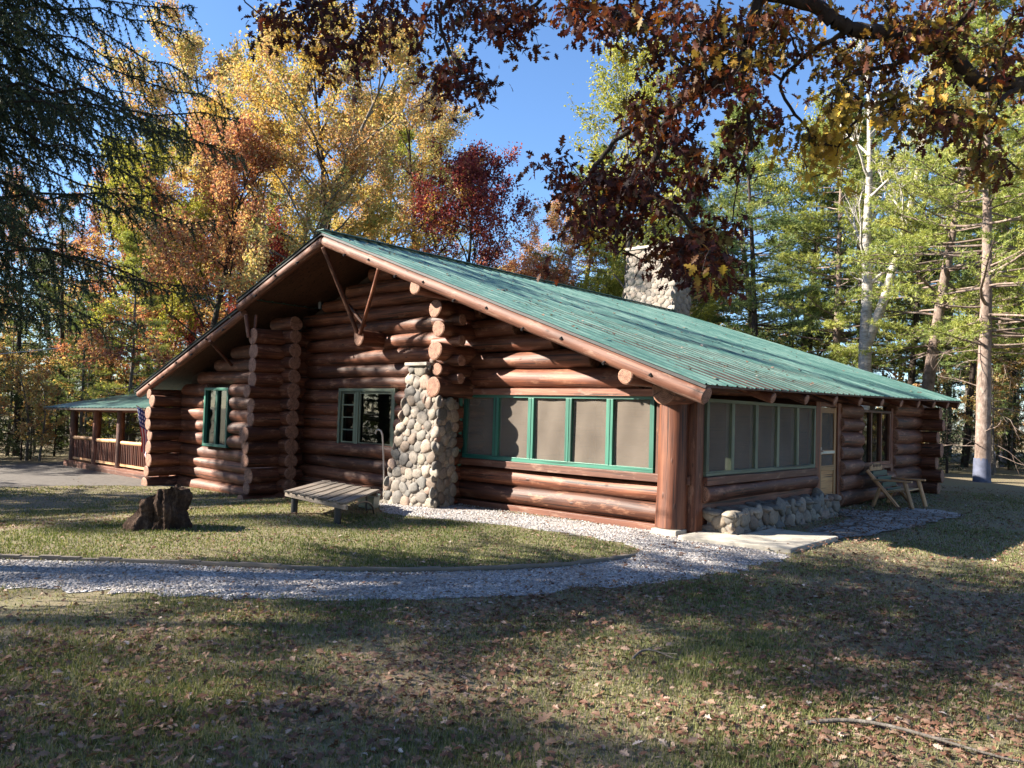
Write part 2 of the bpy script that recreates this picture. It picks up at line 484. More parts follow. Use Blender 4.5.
M['lf_yellow'] = leafmat('yellow_leaves', [(0, (.32, .16, .06)), (.25, (.43, .28, .08)), (.6, (.50, .37, .11)), (.85, (.40, .35, .11)), (1, (.24, .26, .08))])
M['lf_gold'] = leafmat('gold_leaves', [(0, (.34, .16, .09)), (.3, (.46, .29, .14)), (.6, (.50, .39, .18)), (.85, (.38, .38, .15)), (1, (.26, .30, .11))])
M['lf_orange'] = leafmat('orange_leaves', [(0, (.22, .07, .06)), (.35, (.38, .16, .10)), (.7, (.46, .27, .15)), (1, (.44, .38, .18))])
M['lf_red'] = leafmat('crimson_leaves', [(0, (.08, .016, .022)), (.4, (.20, .035, .045)), (.75, (.32, .075, .065)), (1, (.42, .20, .10))])
M['lf_lime'] = leafmat('yellow_green_leaves', [(0, (.16, .18, .03)), (.5, (.30, .32, .06)), (1, (.48, .44, .10))])
M['lf_oak'] = leafmat('oak_leaves', [(0, (.035, .010, .008)), (.28, (.09, .020, .012)), (.5, (.14, .055, .016)), (.68, (.12, .11, .025)), (.85, (.34, .19, .035)), (1, (.52, .36, .06))], .42)
M['nd_pine'] = leafmat('pine_needles', [(0, (.07, .12, .045)), (.5, (.16, .225, .075)), (.85, (.27, .32, .10)), (1, (.36, .37, .13))], .3)
M['nd_bright'] = leafmat('bright_pine_needles', [(0, (.15, .20, .05)), (.5, (.30, .35, .09)), (1, (.46, .46, .14))], .35)
M['nd_spruce'] = leafmat('spruce_needles', [(0, (.018, .034, .014)), (.6, (.036, .060, .022)), (1, (.075, .10, .035))], .15, .08)
M['nd_mid'] = leafmat('fir_needles', [(0, (.03, .05, .028)), (.5, (.06, .09, .04)), (1, (.12, .15, .06))], .2)
M['nd_dry'] = leafmat('dry_twigs', [(0, (.16, .12, .09)), (1, (.30, .24, .19))], .1)
M['blade'] = leafmat('grass_blades', [(0, (.075, .10, .034)), (.35, (.125, .155, .055)), (.58, (.23, .225, .10)), (.8, (.32, .28, .17)), (1, (.42, .37, .25))], .3, .012)
M['litter'] = leafmat('fallen_leaves', [(0, (.08, .037, .026)), (.35, (.155, .078, .052)), (.6, (.22, .135, .092)), (.8, (.29, .20, .15)), (.93, (.36, .29, .25)), (1, (.50, .45, .42))], .15, .04)

# ------------------------------------------------------------------ ground sheets
def spaced(c, span, far, n, k):
    s = np.linspace(-1, 1, n)
    return c + np.sinh(s * k) / math.sinh(k) * far


xs = spaced(-3, 30, 420, 190, 4.6); ys = spaced(-2, 30, 420, 190, 4.6)
X, Y = np.meshgrid(xs, ys)
Zg = gz(X, Y)
V = np.stack([X.ravel(), Y.ravel(), Zg.ravel()], 1)
nx = len(xs)
i = np.arange(len(ys) - 1)[:, None] * nx + np.arange(nx - 1)[None]
fa = np.stack([i, i + 1, i + nx + 1, i + nx], -1).reshape(-1, 4)
g = MB(); g.add(V, fa, 0, .5, None, True)
tag(g.build('ground', M['ground']), 'leaf strewn lawn and woodland floor', kind='structure')


def inpoly(P, x, y):
    P = np.asarray(P)[:, :2]; x = np.asarray(x); y = np.asarray(y)
    c = np.zeros(x.shape, bool); j = len(P) - 1
    for i in range(len(P)):
        xi, yi = P[i]; xj, yj = P[j]
        k = ((yi > y) != (yj > y)) & (x < (xj - xi) * (y - yi) / (yj - yi + 1e-12) + xi)
        c ^= k; j = i
    return c


def smooth_loop(P, n=4):
    P = np.asarray(P, float)
    for _ in range(n):
        Q = np.roll(P, -1, 0)
        P = np.stack([P * .75 + Q * .25, P * .25 + Q * .75], 1).reshape(-1, P.shape[1])
    return P


from mathutils.geometry import delaunay_2d_cdt


def sheet(name, poly, lift, mat, step=.5, **kw):
    P = np.asarray(poly)[:, :2]
    lo, hi = P.min(0), P.max(0)
    gx, gy = np.meshgrid(np.arange(lo[0], hi[0], step), np.arange(lo[1], hi[1], step))
    k = inpoly(P, gx, gy)
    pts = [Vector(p) for p in P] + [Vector((a, b)) for a, b in zip(gx[k], gy[k])]
    n = len(P)
    r = delaunay_2d_cdt(pts, [(i, (i + 1) % n) for i in range(n)], [], 2, 1e-4)
    V = np.array([[v.x, v.y, float(gz(v.x, v.y)) + lift] for v in r[0]])
    fs = [list(f) for f in r[2]]
    fs = [f for f in fs if inpoly(P, *V[f].mean(0)[:2])]
    mb = MB(); mb.add(V, np.array(fs), 0, .5, None, True)
    return tag(mb.build(name, mat), kind='structure', **kw)


gp = lambda l, h=0: [gpx(x, y, h) for x, y in l]
# gravel path in front of the island of lawn, and round its right tip to the cabin wall
front = gp([(-420, 590), (-200, 588), (0, 587), (100, 592), (200, 597), (300, 600.5), (400, 601), (500, 597), (590, 590), (680, 580), (740, 571), (778, 561), (793, 556)])
back = gp([(-420, 556), (-200, 557), (0, 559.5), (100, 562), (200, 566), (300, 571), (400, 573), (500, 571), (560, 567.5), (606, 562), (634, 557)])
tip = gp([(637, 551), (622, 544), (590, 537), (545, 530.5), (490, 524), (430, 518), (385, 513.5)])
jit = lambda L, s: [p + np.array([rng.normal(0, s), rng.normal(0, s), 0]) for p in L]
dens = lambda L, k=6: [L[i] + (L[i + 1] - L[i]) * j / k for i in range(len(L) - 1) for j in range(k)] + [L[-1]]
path_poly = jit(dens(front, 8), .06) + [W(-.1, -.35, 0), W(.1, -.1, 0), W(5.9, -.1, 0), W(6.2, -1.2, 0)] + jit(dens(tip, 4), .05)[::-1] + jit(dens(back, 6), .01)[::-1]
sheet('gravel_path', path_poly, .006, M['gravel'], .4)
far_poly = jit(dens(gp([(-500, 500), (-250, 492), (0, 487.5), (60, 486), (120, 485.5), (185, 487)]), 6), .06) + [W(15.4, -.1, 0), W(24, -.2, 0), W(26, 1.5, 0)] + gp([(-80, 471), (-300, 474), (-500, 478)])
sheet('gravel_drive', far_poly, .006, M['shaded_dirt_gravel'], .8)
walk_poly = [W(-1.15, 1.32, 0), W(-1.6, 1.34, 0), W(-1.75, 2.2, 0), W(-1.85, 3.2, 0), W(-1.98, 4.4, 0), W(-2.05, 5.6, 0), W(-2.15, 6.5, 0), W(-1.9, 7.0, 0), W(-1.5, 7.3, 0), W(-1.0, 7.1, 0), W(-.95, 6, 0), W(-.75, 5.9, 0), W(-.2, 5.6, 0), W(-.2, 4.75, 0), W(-.8, 4.4, 0), W(-.95, 3.2, 0), W(-.9, 2, 0)]
sheet('flagstone_walk', jit(dens(walk_poly + [walk_poly[0]], 4)[:-1], .04), .022, M['flag'], .4)
sb = MB()
slab = np.array([[-.03, -.62], [-1.58, -.42], [-1.60, 1.28], [-.60, 1.30], [-.58, .12], [-.03, .12]])
sv = [(-a, b) for a, b in slab]
n = len(sv); vv = [(x, y, .065) for x, y in sv] + [(x, y, -.1) for x, y in sv]
sb.add(vv, [np.arange(n)[::-1]] + [np.array([[i, (i + 1) % n, (i + 1) % n + n, i + n]]) for i in range(n)], 0, .5)
o = tag(sb.build('concrete_slab', M['concrete']), kind='structure'); bevel(o, .012)

# wooden edging round the island of lawn
ed = MB()
line = dens(gp([(-200, 557), (0, 559), (100, 561.5), (200, 565.5), (300, 570.5), (400, 572.5), (500, 570.5), (560, 567), (606, 561.5), (634, 556.5)]), 5)
for a, b in zip(line[:-1], line[1:]):
    j = rng.normal(0, .006)
    beam(ed, a + [0, 0, .012 + j], b + [0, 0, .012 + j], .06, .07, rnd=.5)
tag(ed.build('path_edging', M['grey_wood']), 'low weathered timber strip edging the curved lawn along the gravel path', 'edging')

house_poly = [W(-.02, -.05, 0), W(15.8, -.3, 0), W(15.8, 12.5, 0), W(-.02, 12.5, 0)]


def blocked(x, y, pad=0):
    b = inpoly(house_poly, x, y) | inpoly(path_poly, x, y) | inpoly(far_poly, x, y) | inpoly(walk_poly, x, y)
    b |= (x > 0) & (x < 1.6) & (y > -.6) & (y < 1.3)
    b |= (x > -6) & (x < -4.5) & (y > -1.1) & (y < 0)
    return b


def polar(n, d0, d1, a0=-40, a1=40, pw=1.0):
    """points spread over the yard in front of the photographer, thinner with distance"""
    u = rng.random(n)
    d = d0 * (d1 / d0) ** (u ** pw)
    a = np.radians(a0 + (a1 - a0) * rng.random(n))
    p = CAM[None] + FW0 * (d * np.cos(a))[:, None] + RT0 * (d * np.sin(a))[:, None]
    return p[:, 0], p[:, 1], d


def vnoise(x, y, s, seed=0):
    r = np.random.default_rng(seed); o = 0
    for k in range(5):
        a = r.random() * 6.28; f = s * (1 + k * .7)
        o = o + np.sin((x * math.cos(a) + y * math.sin(a)) * f + r.random() * 6.28) / (1 + k * .4)
    return o / 2.2


# grass blades
n = 560000
x, y, d = polar(n, 2.6, 24, pw=.95)
k = ~blocked(x + rng.normal(0, .12, n), y + rng.normal(0, .12, n))
island = inpoly(back + tip, x, y)
nz_ = vnoise(x, y, 1.6, 3)
k &= (rng.random(n) < np.clip(.62 + .5 * nz_, .15, 1)) | (island & (rng.random(n) < .9))
x, y, d, nz_, island = x[k], y[k], d[k], nz_[k], island[k]
n = len(x)
h = (.012 + .026 * rng.random(n)) * (1 + .25 * nz_); w = .0016 + .00045 * d
a = rng.random(n) * 2 * PI; lean = rng.random(n) * .9
z = gz(x, y)
base = np.stack([x, y, z], 1)
dx = np.stack([np.cos(a), np.sin(a), 0 * a], 1); ln = np.stack([-np.sin(a), np.cos(a), 0 * a], 1)
v = np.stack([base - dx * w[:, None], base + dx * w[:, None], base + ln * (h * lean)[:, None] + np.array([0, 0, 1]) * h[:, None]], 1).reshape(-1, 3)
rr = np.clip(rng.normal(.45, .22, n) - .12 * nz_ + np.where(island, -.20, .02), 0, 1)
mb = MB(); mb.add(v, np.arange(3 * n).reshape(-1, 3), 0, np.repeat(rr, 3))
tag(mb.build('grass', M['blade']), 'short green and straw coloured grass over the lawn', 'grass', kind='stuff')

# leaves (generic)
OUT = [(0, .02), (.10, .03), (.22, .20), (.30, .09), (.46, .36), (.54, .13), (.70, .34), (.76, .12), (.90, .15), (1.0, .0)]
OUT_S = [(0, .03), (.25, .24), (.38, .10), (.58, .34), (.72, .14), (1.0, .0)]


def leaves(mb, P, D, N, L, outline=OUT_S, rnd=None, curl=.15, mat=0, wid=1.0):
    """lobed leaves: base points P, axis D, normal N, length L"""
    D = nrm(D); N = nrm(N - D * (N * D).sum(1, keepdims=True)); Sd = np.cross(D, N)
    n = len(P); k = len(outline)
    t = np.array([o[0] for o in outline]); w = np.array([o[1] for o in outline]) * wid
    sag = -curl * t ** 2
    L = np.asarray(L)[:, None, None]
    mid = P[:, None] + L * (D[:, None] * t[None, :, None] + N[:, None] * sag[None, :, None])
    cu = (rng.random(n) * .5 - .1)[:, None, None] * w[None, :, None] * L
    lf = mid + L * Sd[:, None] * w[None, :, None] + N[:, None] * cu
    rt = mid - L * Sd[:, None] * w[None, :, None] + N[:, None] * cu
    V = np.stack([lf, mid, rt], 2).reshape(-1, 3)
    b = np.arange(n)[:, None] * 3 * k + np.arange(k - 1)[None] * 3
    q1 = np.stack([b, b + 3, b + 4, b + 1], -1).reshape(-1, 4); q2 = np.stack([b + 1, b + 4, b + 5, b + 2], -1).reshape(-1, 4)
    mb.add(V, [q1, q2], mat, np.repeat(rng.random(n) if rnd is None else rnd, 3 * k))


# fallen leaves
RZ_ROOF = lambda u, v: 5.30 - (5.30 - 2.17) / 8.68 * (7.9 - u) + (7.9 - u) / 8.68 * .017 * np.maximum(0, v)
mb = MB()
for n, d0, d1, ol in ((24000, 2.6, 9, OUT), (75000, 4.5, 26, OUT_S)):
    x, y, d = polar(n, d0, d1, pw=.8)
    isl = inpoly(back + tip, x, y)
    onpath = inpoly(path_poly, x, y) | inpoly(far_poly, x, y)
    hs = inpoly(house_poly, x, y)
    cx_ = (x - CAM[0]) * RT0[0] + (y - CAM[1]) * RT0[1]
    pr = np.clip(.52 + .34 * vnoise(x, y, .9, 5) + .22 * vnoise(x, y, 3.1, 6) + .05 * cx_, .06, 1) * np.where(isl, .30, 1) * np.where(onpath, .2, 1)
    k = (rng.random(n) < pr) & ~hs & ~((x > -6) & (x < -4.5) & (y > -1.1) & (y < 0))
    x, y = x[k], y[k]; n = len(x)
    a = rng.random(n) * 2 * PI
    D = np.stack([np.cos(a), np.sin(a), rng.normal(0, .28, n)], 1)
    N = np.stack([rng.normal(0, .45, n), rng.normal(0, .45, n), np.ones(n)], 1)
    z = gz(x, y) + .012 + .02 * rng.random(n) + np.where((x > 0) & (x < 2.2) & (y > -.6) & (y < 7.3), .03, 0)
    r = np.clip(rng.beta(2, 2.4, n), 0, 1)
    leaves(mb, np.stack([x, y, z], 1), D, N, .022 + .047 * rng.random(n), ol, r, curl=.3)
n = 420; uu = rng.uniform(-.6, 7.6, n); vv_ = np.abs(rng.normal(0, 5.5, n)) % 12.5 - 1.1
zz = RZ_ROOF(uu, vv_)
a = rng.random(n) * 2 * PI; D = np.stack([np.cos(a), np.sin(a), rng.normal(0, .1, n) - .36 * np.cos(a)], 1); N = np.stack([rng.normal(.36, .2, n), rng.normal(0, .2, n), np.ones(n)], 1)
leaves(mb, np.stack([-uu, vv_, zz + .03], 1), D, N, .04 + .06 * rng.random(n), OUT_S, rng.random(n), curl=.3)
tag(mb.build('fallen_leaves', M['litter']), 'brown and russet oak leaves scattered over the lawn', 'fallen leaves', kind='stuff')

# gravel pebbles on the path
ico = None


def icosphere(sub):
    t_ = (1 + 5 ** .5) / 2
    v = [(-1, t_, 0), (1, t_, 0), (-1, -t_, 0), (1, -t_, 0), (0, -1, t_), (0, 1, t_), (0, -1, -t_), (0, 1, -t_), (t_, 0, -1), (t_, 0, 1), (-t_, 0, -1), (-t_, 0, 1)]
    f = [(0, 11, 5), (0, 5, 1), (0, 1, 7), (0, 7, 10), (0, 10, 11), (1, 5, 9), (5, 11, 4), (11, 10, 2), (10, 7, 6), (7, 1, 8), (3, 9, 4), (3, 4, 2), (3, 2, 6), (3, 6, 8), (3, 8, 9), (4, 9, 5), (2, 4, 11), (6, 2, 10), (8, 6, 7), (9, 8, 1)]
    v = [np.array(p) / np.linalg.norm(p) for p in v]
    for _ in range(sub):
        c = {}; nf = []
        def midp(a, b):
            k_ = (min(a, b), max(a, b))
            if k_ not in c:
                p = v[a] + v[b]; v.append(p / np.linalg.norm(p)); c[k_] = len(v) - 1
            return c[k_]
        for a, b, d_ in f:
            ab, bd, da = midp(a, b), midp(b, d_), midp(d_, a)
            nf += [(a, ab, da), (b, bd, ab), (d_, da, bd), (ab, bd, da)]
        f = nf
    return np.array(v), np.array(f)


I0 = icosphere(0); I2 = icosphere(2)
mb = MB(); n = 90000
x, y, d = polar(n, 7, 24, -40, 22)
k = inpoly(path_poly, x, y) & ~inpoly(house_poly, x, y)
x, y, d = x[k], y[k], d[k]; n = len(x)
s = (.006 + .009 * rng.random(n))
sc = s[:, None] * (1 + .35 * rng.standard_normal((n, 3))).clip(.5, 1.6); sc[:, 2] *= .7
P = np.stack([x, y, gz(x, y) + .008], 1)
V = (P[:, None] + I0[0][None] * sc[:, None]).reshape(-1, 3)
fa = (np.arange(n)[:, None, None] * 12 + I0[1][None]).reshape(-1, 3)
mb.add(V, fa, 0, np.repeat(rng.random(n), 12))
tag(mb.build('gravel', M['pebble']), 'loose grey gravel on the curved path', 'gravel', kind='stuff')

# ------------------------------------------------------------------ cabin
cabin = empty('log_cabin', (0, 0, 0), 'long log cabin with green metal roof, screened porch and cobblestone pillar', 'cabin')
LM = [M['log'], M['log_end']]
MV = .37
RV, RU0 = -1.3, -.78            # front rake plane, right eave
RIDGE_U, RIDGE_Z = 7.9, 5.30
SL = (RIDGE_Z - 2.17) / (RIDGE_U - RU0)


def ztop(u, v=0.0):
    """roof surface height"""
    if u <= RIDGE_U:
        f_ = (RIDGE_U - u) / (RIDGE_U - RU0)
        return RIDGE_Z - SL * (RIDGE_U - u) + f_ * .017 * max(0, v)
    return RIDGE_Z - SL * (u - RIDGE_U)


def wall_v(name, v, u0, u1, z0, z1, r=.165, holes=(), clip=True, ends=(0, 0), step=None, seed=1, skip=None):
    """log wall lying along u; courses cut to fit beneath the roof and around openings"""
    R = np.random.default_rng(seed); mb = MB(); z = z0 + r
    while z < z1:
        rr = r * R.uniform(.9, 1.08)
        a, b = u0, u1
        if clip:
            while a < b and ztop(a) - .30 < z + rr: a += .05
            while b > a and ztop(b) - .30 < z + rr: b -= .05
        if b - a > .3:
            segs = [(a - (ends[0] if a == u0 else 0), b + (ends[1] if b == u1 else 0))]
            for (h0, h1, hz0, hz1) in holes:
                if z + rr * .6 > hz0 and z - rr * .6 < hz1:
                    ns = []
                    for s0, s1 in segs:
                        if s0 < h0: ns.append((s0, min(s1, h0)))
                        if s1 > h1: ns.append((max(s0, h1), s1))
                    segs = ns
            for s0, s1 in segs:
                if s1 - s0 > .1:
                    log(mb, W(s0, v, z), W(s1, v, z), rr, rr * R.uniform(.93, 1.05), R)
        z += rr * 1.88 if step is None else step
    # solid core behind the rounds so no light shows between courses
    o = mb.build(name, LM, cabin)
    return o


def wall_u(name, u, v0, v1, z0, z1, r=.165, holes=(), ends=(0, 0), seed=1, top=None, alt=0.0):
    R = np.random.default_rng(seed); mb = MB(); z = z0 + r; k = 0
    while z < z1:
        rr = r * R.uniform(.88, 1.12)
        segs = [(v0 - (ends[0] + (R.uniform(-.08, .10) if ends[0] else 0) + alt * (k % 2)) , v1 + ends[1])]
        for (h0, h1, hz0, hz1) in holes:
            if z + rr * .6 > hz0 and z - rr * .6 < hz1:
                ns = []
                for s0, s1 in segs:
                    if s0 < h0: ns.append((s0, min(s1, h0)))
                    if s1 > h1: ns.append((max(s0, h1), s1))
                segs = ns
        for s0, s1 in segs:
            if s1 - s0 > .1:
                log(mb, W(u + R.normal(0, .012), s0, z), W(u, s1, z), rr, rr * R.uniform(.93, 1.05), R)
        z += rr * 1.88; k += 1
    return mb.build(name, LM, cabin)


def core(name, boxes, mat):
    mb = MB()
    for b in boxes: B(mb, *b)
    return mb.build(name, mat, cabin)


# porch room front (under and above the screens)
low = MB()
log(low, W(.12, .02, .27), W(4.95, .02, .27), .165, .155)
log(low, W(.12, .02, .575), W(4.95, .02, .575), .15, .155)
low.build('log_wall', LM, cabin)
bd = MB()
B(bd, .1, 4.98, -.14, .12, -.12, .10); bevel(bd.build('base_board', M['board'], cabin))
bd = MB()
B(bd, .05, 5.0, -.17, .12, .74, .865); bevel(bd.build('window_sill', M['board'], cabin))
bd = MB(); B(bd, .4, 4.95, -.13, .1, 2.045, 2.16); bevel(bd.build('lintel_board', M['rake'], cabin))
wall_v('log_wall', 0.02, .55, 4.95, 2.16, 4.3, .17, seed=4)
core('wall_core', [(.4, 4.95, .10, .16, 2.1, 2.35), (10.8, 15.5, .10, .16, 2.1, 2.35), (5.0, 10.75, MV + .1, MV + .15, 2.22, 2.4)], M['dark_wood'])
# gable infill core beneath the roof slope (solid gable boards behind the rounds)
gcore = MB()
prof = [(.1, 2.05), (.1, ztop(.1) - .33), (RIDGE_U, RIDGE_Z - .33), (15.5, ztop(15.5) - .33), (15.5, 2.05)]
for k_, (va, vb) in enumerate([(MV + .11, MV + .15)]):
    f1 = [W(u, va, z) for u, z in prof]; f2 = [W(u, vb, z) for u, z in prof]
    gcore.add(np.array(f1 + f2), [np.arange(5)[::-1], np.arange(5) + 5] + [np.array([[i, (i + 1) % 5, (i + 1) % 5 + 5, i + 5]]) for i in range(5)], 0, .5)
gcore.build('gable_board', M['dark_wood'], cabin)
# middle recessed wall and left wing

MW = (7.33, 9.15, .92, 2.10)   # middle window opening (u0,u1,z0,z1)
wall_v('log_wall', MV, 5.0, 10.75, -.55, 5.0, .165, holes=[(MW[0] - .09, MW[1] + .09, MW[2] - .02, MW[3] - .02)], seed=8)
LW = (12.98, 14.05, .70, 2.08)
wall_v('log_wall', -.25, 10.7, 15.62, -.62, 3.9, .168, holes=[(LW[0] - .1, LW[1] + .1, LW[2] - .02, LW[3] - .02)], ends=(.42, .45), seed=9)
core('wall_core', [(5.1, MW[0] - .05, MV + .1, MV + .14, -.6, 2.3), (MW[1] + .05, 10.7, MV + .1, MV + .14, -.6, 2.3), (MW[0] - .05, MW[1] + .05, MV + .1, MV + .14, -.6, MW[2] - .05),
                   (10.7, LW[0] - .05, -.12, -.08, -.6, 2.6), (LW[1] + .05, 15.5, -.12, -.08, -.6, 2.6), (LW[0] - .05, LW[1] + .05, -.12, -.08, -.6, LW[2] - .05), (LW[0] - .05, LW[1] + .05, -.12, -.08, LW[3] + .05, 2.6)], M['dark_wood'])
# projecting partition walls whose log ends show (three stacks)
wall_u('log_wall', 10.72, -.62, .5, -.62, 3.35, .165, ends=(.52, 0), seed=12)
wall_u('log_wall', 15.6, -.55, .3, -.62, 2.02, .165, ends=(.62, 0), seed=13)
core('wall_core', [(13.9, 15.75, -.02, .04, 1.7, 2.16), (15.55, 15.6, .1, 12, -.6, 2.1), (0.1, 15.5, 12.0, 12.1, -.3, 2.1)], M['dark_wood'])
st = MB()
for z, r, e in ((2.15, .175, -.98), (2.47, .12, -.90), (2.80, .175, -.97), (3.20, .15, -.92), (3.56, .16, -.96)):
    log(st, W(4.76 + rng.normal(0, .02), e, z), W(4.76, .5, z), r, r * 1.05)
for z, r in ((2.32, .09), (2.64, .10), (3.0, .10), (3.38, .10)):
    log(st, W(4.42, -.62, z), W(5.15, -.62, z + rng.normal(0, .03)), r, r)
st.build('log_wall', LM, cabin)
# purlins
def purlin(u, z, v0, r, v1=.3):
    mb = MB(); log(mb, W(u, v0, z), W(u, v1, z), r, r); return mb.build('purlin', LM, cabin)
purlin(5.03, ztop(5.03) - .13 - .19, -1.25, .14)
purlin(.47, ztop(.47) - .14 - .19, -1.28, .125)
purlin(7.78, 3.22, -.35, .17)
mb = MB(); log(mb, W(.15, -.78, 2.12), W(.13, 0.0, 2.13), .20, .20); mb.build('purlin', LM, cabin)
# header beam along the right wall
mb = MB(); log(mb, W(.06, .02, 2.215), W(.06, 12.0, 2.33), .13, .12); mb.build('header_log', LM, cabin)
# braces in the gable
def brace(a, b, r=.05):
    mb = MB(); log(mb, a, b, r, r * .9, sides=10); return mb.build('brace', LM, cabin)
brace(W(7.80, -.38, 3.32), W(7.88, -1.26, 4.98), .045)
brace(W(7.72, -.36, 3.30), W(6.1, -1.24, 4.38), .045)
brace(W(7.86, -.14, 3.5), W(8.25, -.30, 3.95), .045)
brace(W(10.9, -1.18, 3.78), W(10.82, -1.14, 3.28), .05)
brace(W(10.86, -.95, 3.80), W(10.84, -1.0, 3.3), .035)
brace(W(12.8, -.45, 2.72), W(12.5, -1.2, 3.25), .04)

# right corner post, squared at the back
mb = MB(); R_ = np.random.default_rng(3)
log(mb, W(.33, -.17, .10), W(.33, -.17, 2.06), .235, .215, R_, 24, .05)
mb.build('corner_post', [M['post'], M['log_end']], cabin)
mb = MB(); B(mb, -.03, .13, -.12, .10, .06, 2.12); B(mb, .60, .66, -.12, .08, .86, 2.05)
bevel(mb.build('corner_board', M['log'], cabin))
mb = MB(); log(mb, W(5.14, -.06, -.12), W(5.10, -.04, 2.02), .115, .105, R_); mb.build('porch_post', LM, cabin)
mb = MB(); log(mb, W(4.93, -.10, .72), W(4.93, -.10, 2.05), .04, .04, R_, 10); mb.build('porch_post', [M['green_trim'], M['green_trim']], cabin)
mb = MB(); B(mb, .10, .52, -.44, -.10, -.12, .09)
o = bevel(mb.build('footing_block', M['concrete'], cabin), .015)

# screened windows
def screens_v(u0, u1, z0, z1, v, n, trim, name='screen_window'):
    """row of n screen panels in the gable wall"""
    fr = MB(); fw = .045
    B(fr, u0, u1, v - .06, v + .04, z0, z0 + .075); B(fr, u0, u1, v - .06, v + .04, z1 - .05, z1)
    w = (u1 - u0) / n
    for i in range(n + 1):
        u = u0 + i * w
        hw = .065 if 0 < i < n else .04
        c = u if 0 < i < n else (u + hw if i == 0 else u - hw)
        B(fr, c - hw, c + hw, v - .058, v + .038, z0 + .075, z1 - .05)
        if 0 < i < n: B(fr, c - .012, c + .012, v - .066, v - .058, z0 + .075, z1 - .05)
    f = bevel(fr.build(name, trim, cabin), .005)
    for i in range(n):
        mb = MB(); a, b = u0 + i * w + .05, u0 + (i + 1) * w - .05
        gx = np.linspace(a, b, 10); gz_ = np.linspace(z0 + .06, z1 - .04, 14)
        A, Zz = np.meshgrid(gx, gz_)
        bul = .012 * np.sin(A * 9 + Zz * 3 + i) * np.sin((A - a) / (b - a) * PI)
        vv = np.stack([-A.ravel(), (v - .005 + bul).ravel(), Zz.ravel()], 1)
        q = np.arange(13)[:, None] * 10 + np.arange(9)[None]
        mb.add(vv, np.stack([q, q + 10, q + 11, q + 1], -1).reshape(-1, 4), 0, .5, None, True)
        mb.build('screen', M['screen'], f)
    return f


def screens_u(v0, v1, z0, z1, u, n, trim, matp, pname='screen', name='screen_window', mull=.05, hrails=()):
    fr = MB()
    B(fr, u - .05, u + .06, v0, v1, z0, z0 + .07); B(fr, u - .05, u + .06, v0, v1, z1 - .055, z1)
    w = (v1 - v0) / n
    for i in range(n + 1):
        hw = mull if 0 < i < n else .04
        c = v0 + i * w; c = c if 0 < i < n else (c + hw if i == 0 else c - hw)
        B(fr, u - .048, u + .058, c - hw, c + hw, z0 + .07, z1 - .055)
    for h_ in hrails: B(fr, u - .03, u + .03, v0 + .05, v1 - .05, h_ - .02, h_ + .02)
    f = bevel(fr.build(name, trim, cabin), .005)
    for i in range(n):
        mb = MB(); a, b = v0 + i * w + .04, v0 + (i + 1) * w - .04
        mb.add([W(u, a, z0 + .05), W(u, b, z0 + .05), W(u, b, z1 - .04), W(u, a, z1 - .04)], np.array([[0, 1, 2, 3]]))
        mb.build(pname, matp, f)
    return f


screens_v(.72, 4.86, .865, 2.045, -.03, 5, M['green_trim'])
screens_u(.12, 4.45, .86, 2.03, -.02, 5, M['sage_trim'], M['screen'])
# panes in the middle wall and the left wing
def glazed_v(u0, u1, z0, z1, v, parts, trim, rails=()):
    fr = MB()
    B(fr, u0 - .08, u1 + .08, v - .09, v + .1, z0 - .07, z0); B(fr, u0 - .08, u1 + .08, v - .09, v + .1, z1, z1 + .07)
    B(fr, u0 - .08, u0, v - .088, v + .098, z0, z1); B(fr, u1, u1 + .08, v - .088, v + .098, z0, z1)
    for c, hw in parts: B(fr, c - hw, c + hw, v - .07, v + .03, z0, z1)
    for a, b, z in rails: B(fr, a, b, v - .05, v + .0, z - .014, z + .014)
    f = bevel(fr.build('window', trim, cabin), .005)
    mb = MB(); mb.add([W(u1, v - .01, z0), W(u0, v - .01, z0), W(u0, v - .01, z1), W(u1, v - .01, z1)], np.array([[0, 1, 2, 3]])); mb.build('pane', M['glass'], f)
    return f


f = glazed_v(MW[0], MW[1], MW[2], MW[3], MV - .04, [(8.57, .06)], M['sage_trim'], [(8.63, 9.15, z) for z in (1.24, 1.52, 1.80)])
mb = MB()
for a_, b_2 in ((7.36, 8.49), (8.65, 9.12)):
    B(mb, a_, b_2, MV - .095, MV - .075, .94, .98); B(mb, a_, b_2, MV - .095, MV - .075, 2.05, 2.09); B(mb, a_, a_ + .04, MV - .094, MV - .074, .98, 2.05); B(mb, b_2 - .04, b_2, MV - .094, MV - .074, .98, 2.05)
mb.build('sash', M['sage_trim'], f)
f = glazed_v(LW[0], LW[1], LW[2], LW[3], -.36, [((LW[0] + LW[1]) / 2, .05)], M['green_trim'])
# interior: floor, back wall and a pale curtain, so the panes look into real rooms
core('floor_board', [(.14, 15.4, .2, 12.0, .02, .05)], M['deck'])
core('wall_core', [(.15, 5.2, 4.62, 4.68, .05, 2.35), (5.15, 5.2, .2, 4.6, .05, 3.2), (5.25, 15.4, 3.5, 3.56, .05, 3.2)], M['deck'])

# right wall: sill, low log, door, blank log panel, window, far logs
mb = MB(); log(mb, W(.0, .12, .60), W(.0, 4.5, .60), .135, .13); mb.build('log_wall', LM, cabin)
mb = MB(); B(mb, -.10, .1, .10, 4.5, .73, .855); B(mb, -.02, .1, .1, 4.5, .0, .5); bevel(mb.build('window_sill', M['board'], cabin))
mb = MB(); B(mb, -.07, .1, 4.46, 4.70, .0, 2.12); B(mb, -.075, .1, 5.62, 5.80, .0, 2.12); B(mb, -.06, .1, 4.70, 5.62, 2.03, 2.12); bevel(mb.build('door_frame', M['post'], cabin))
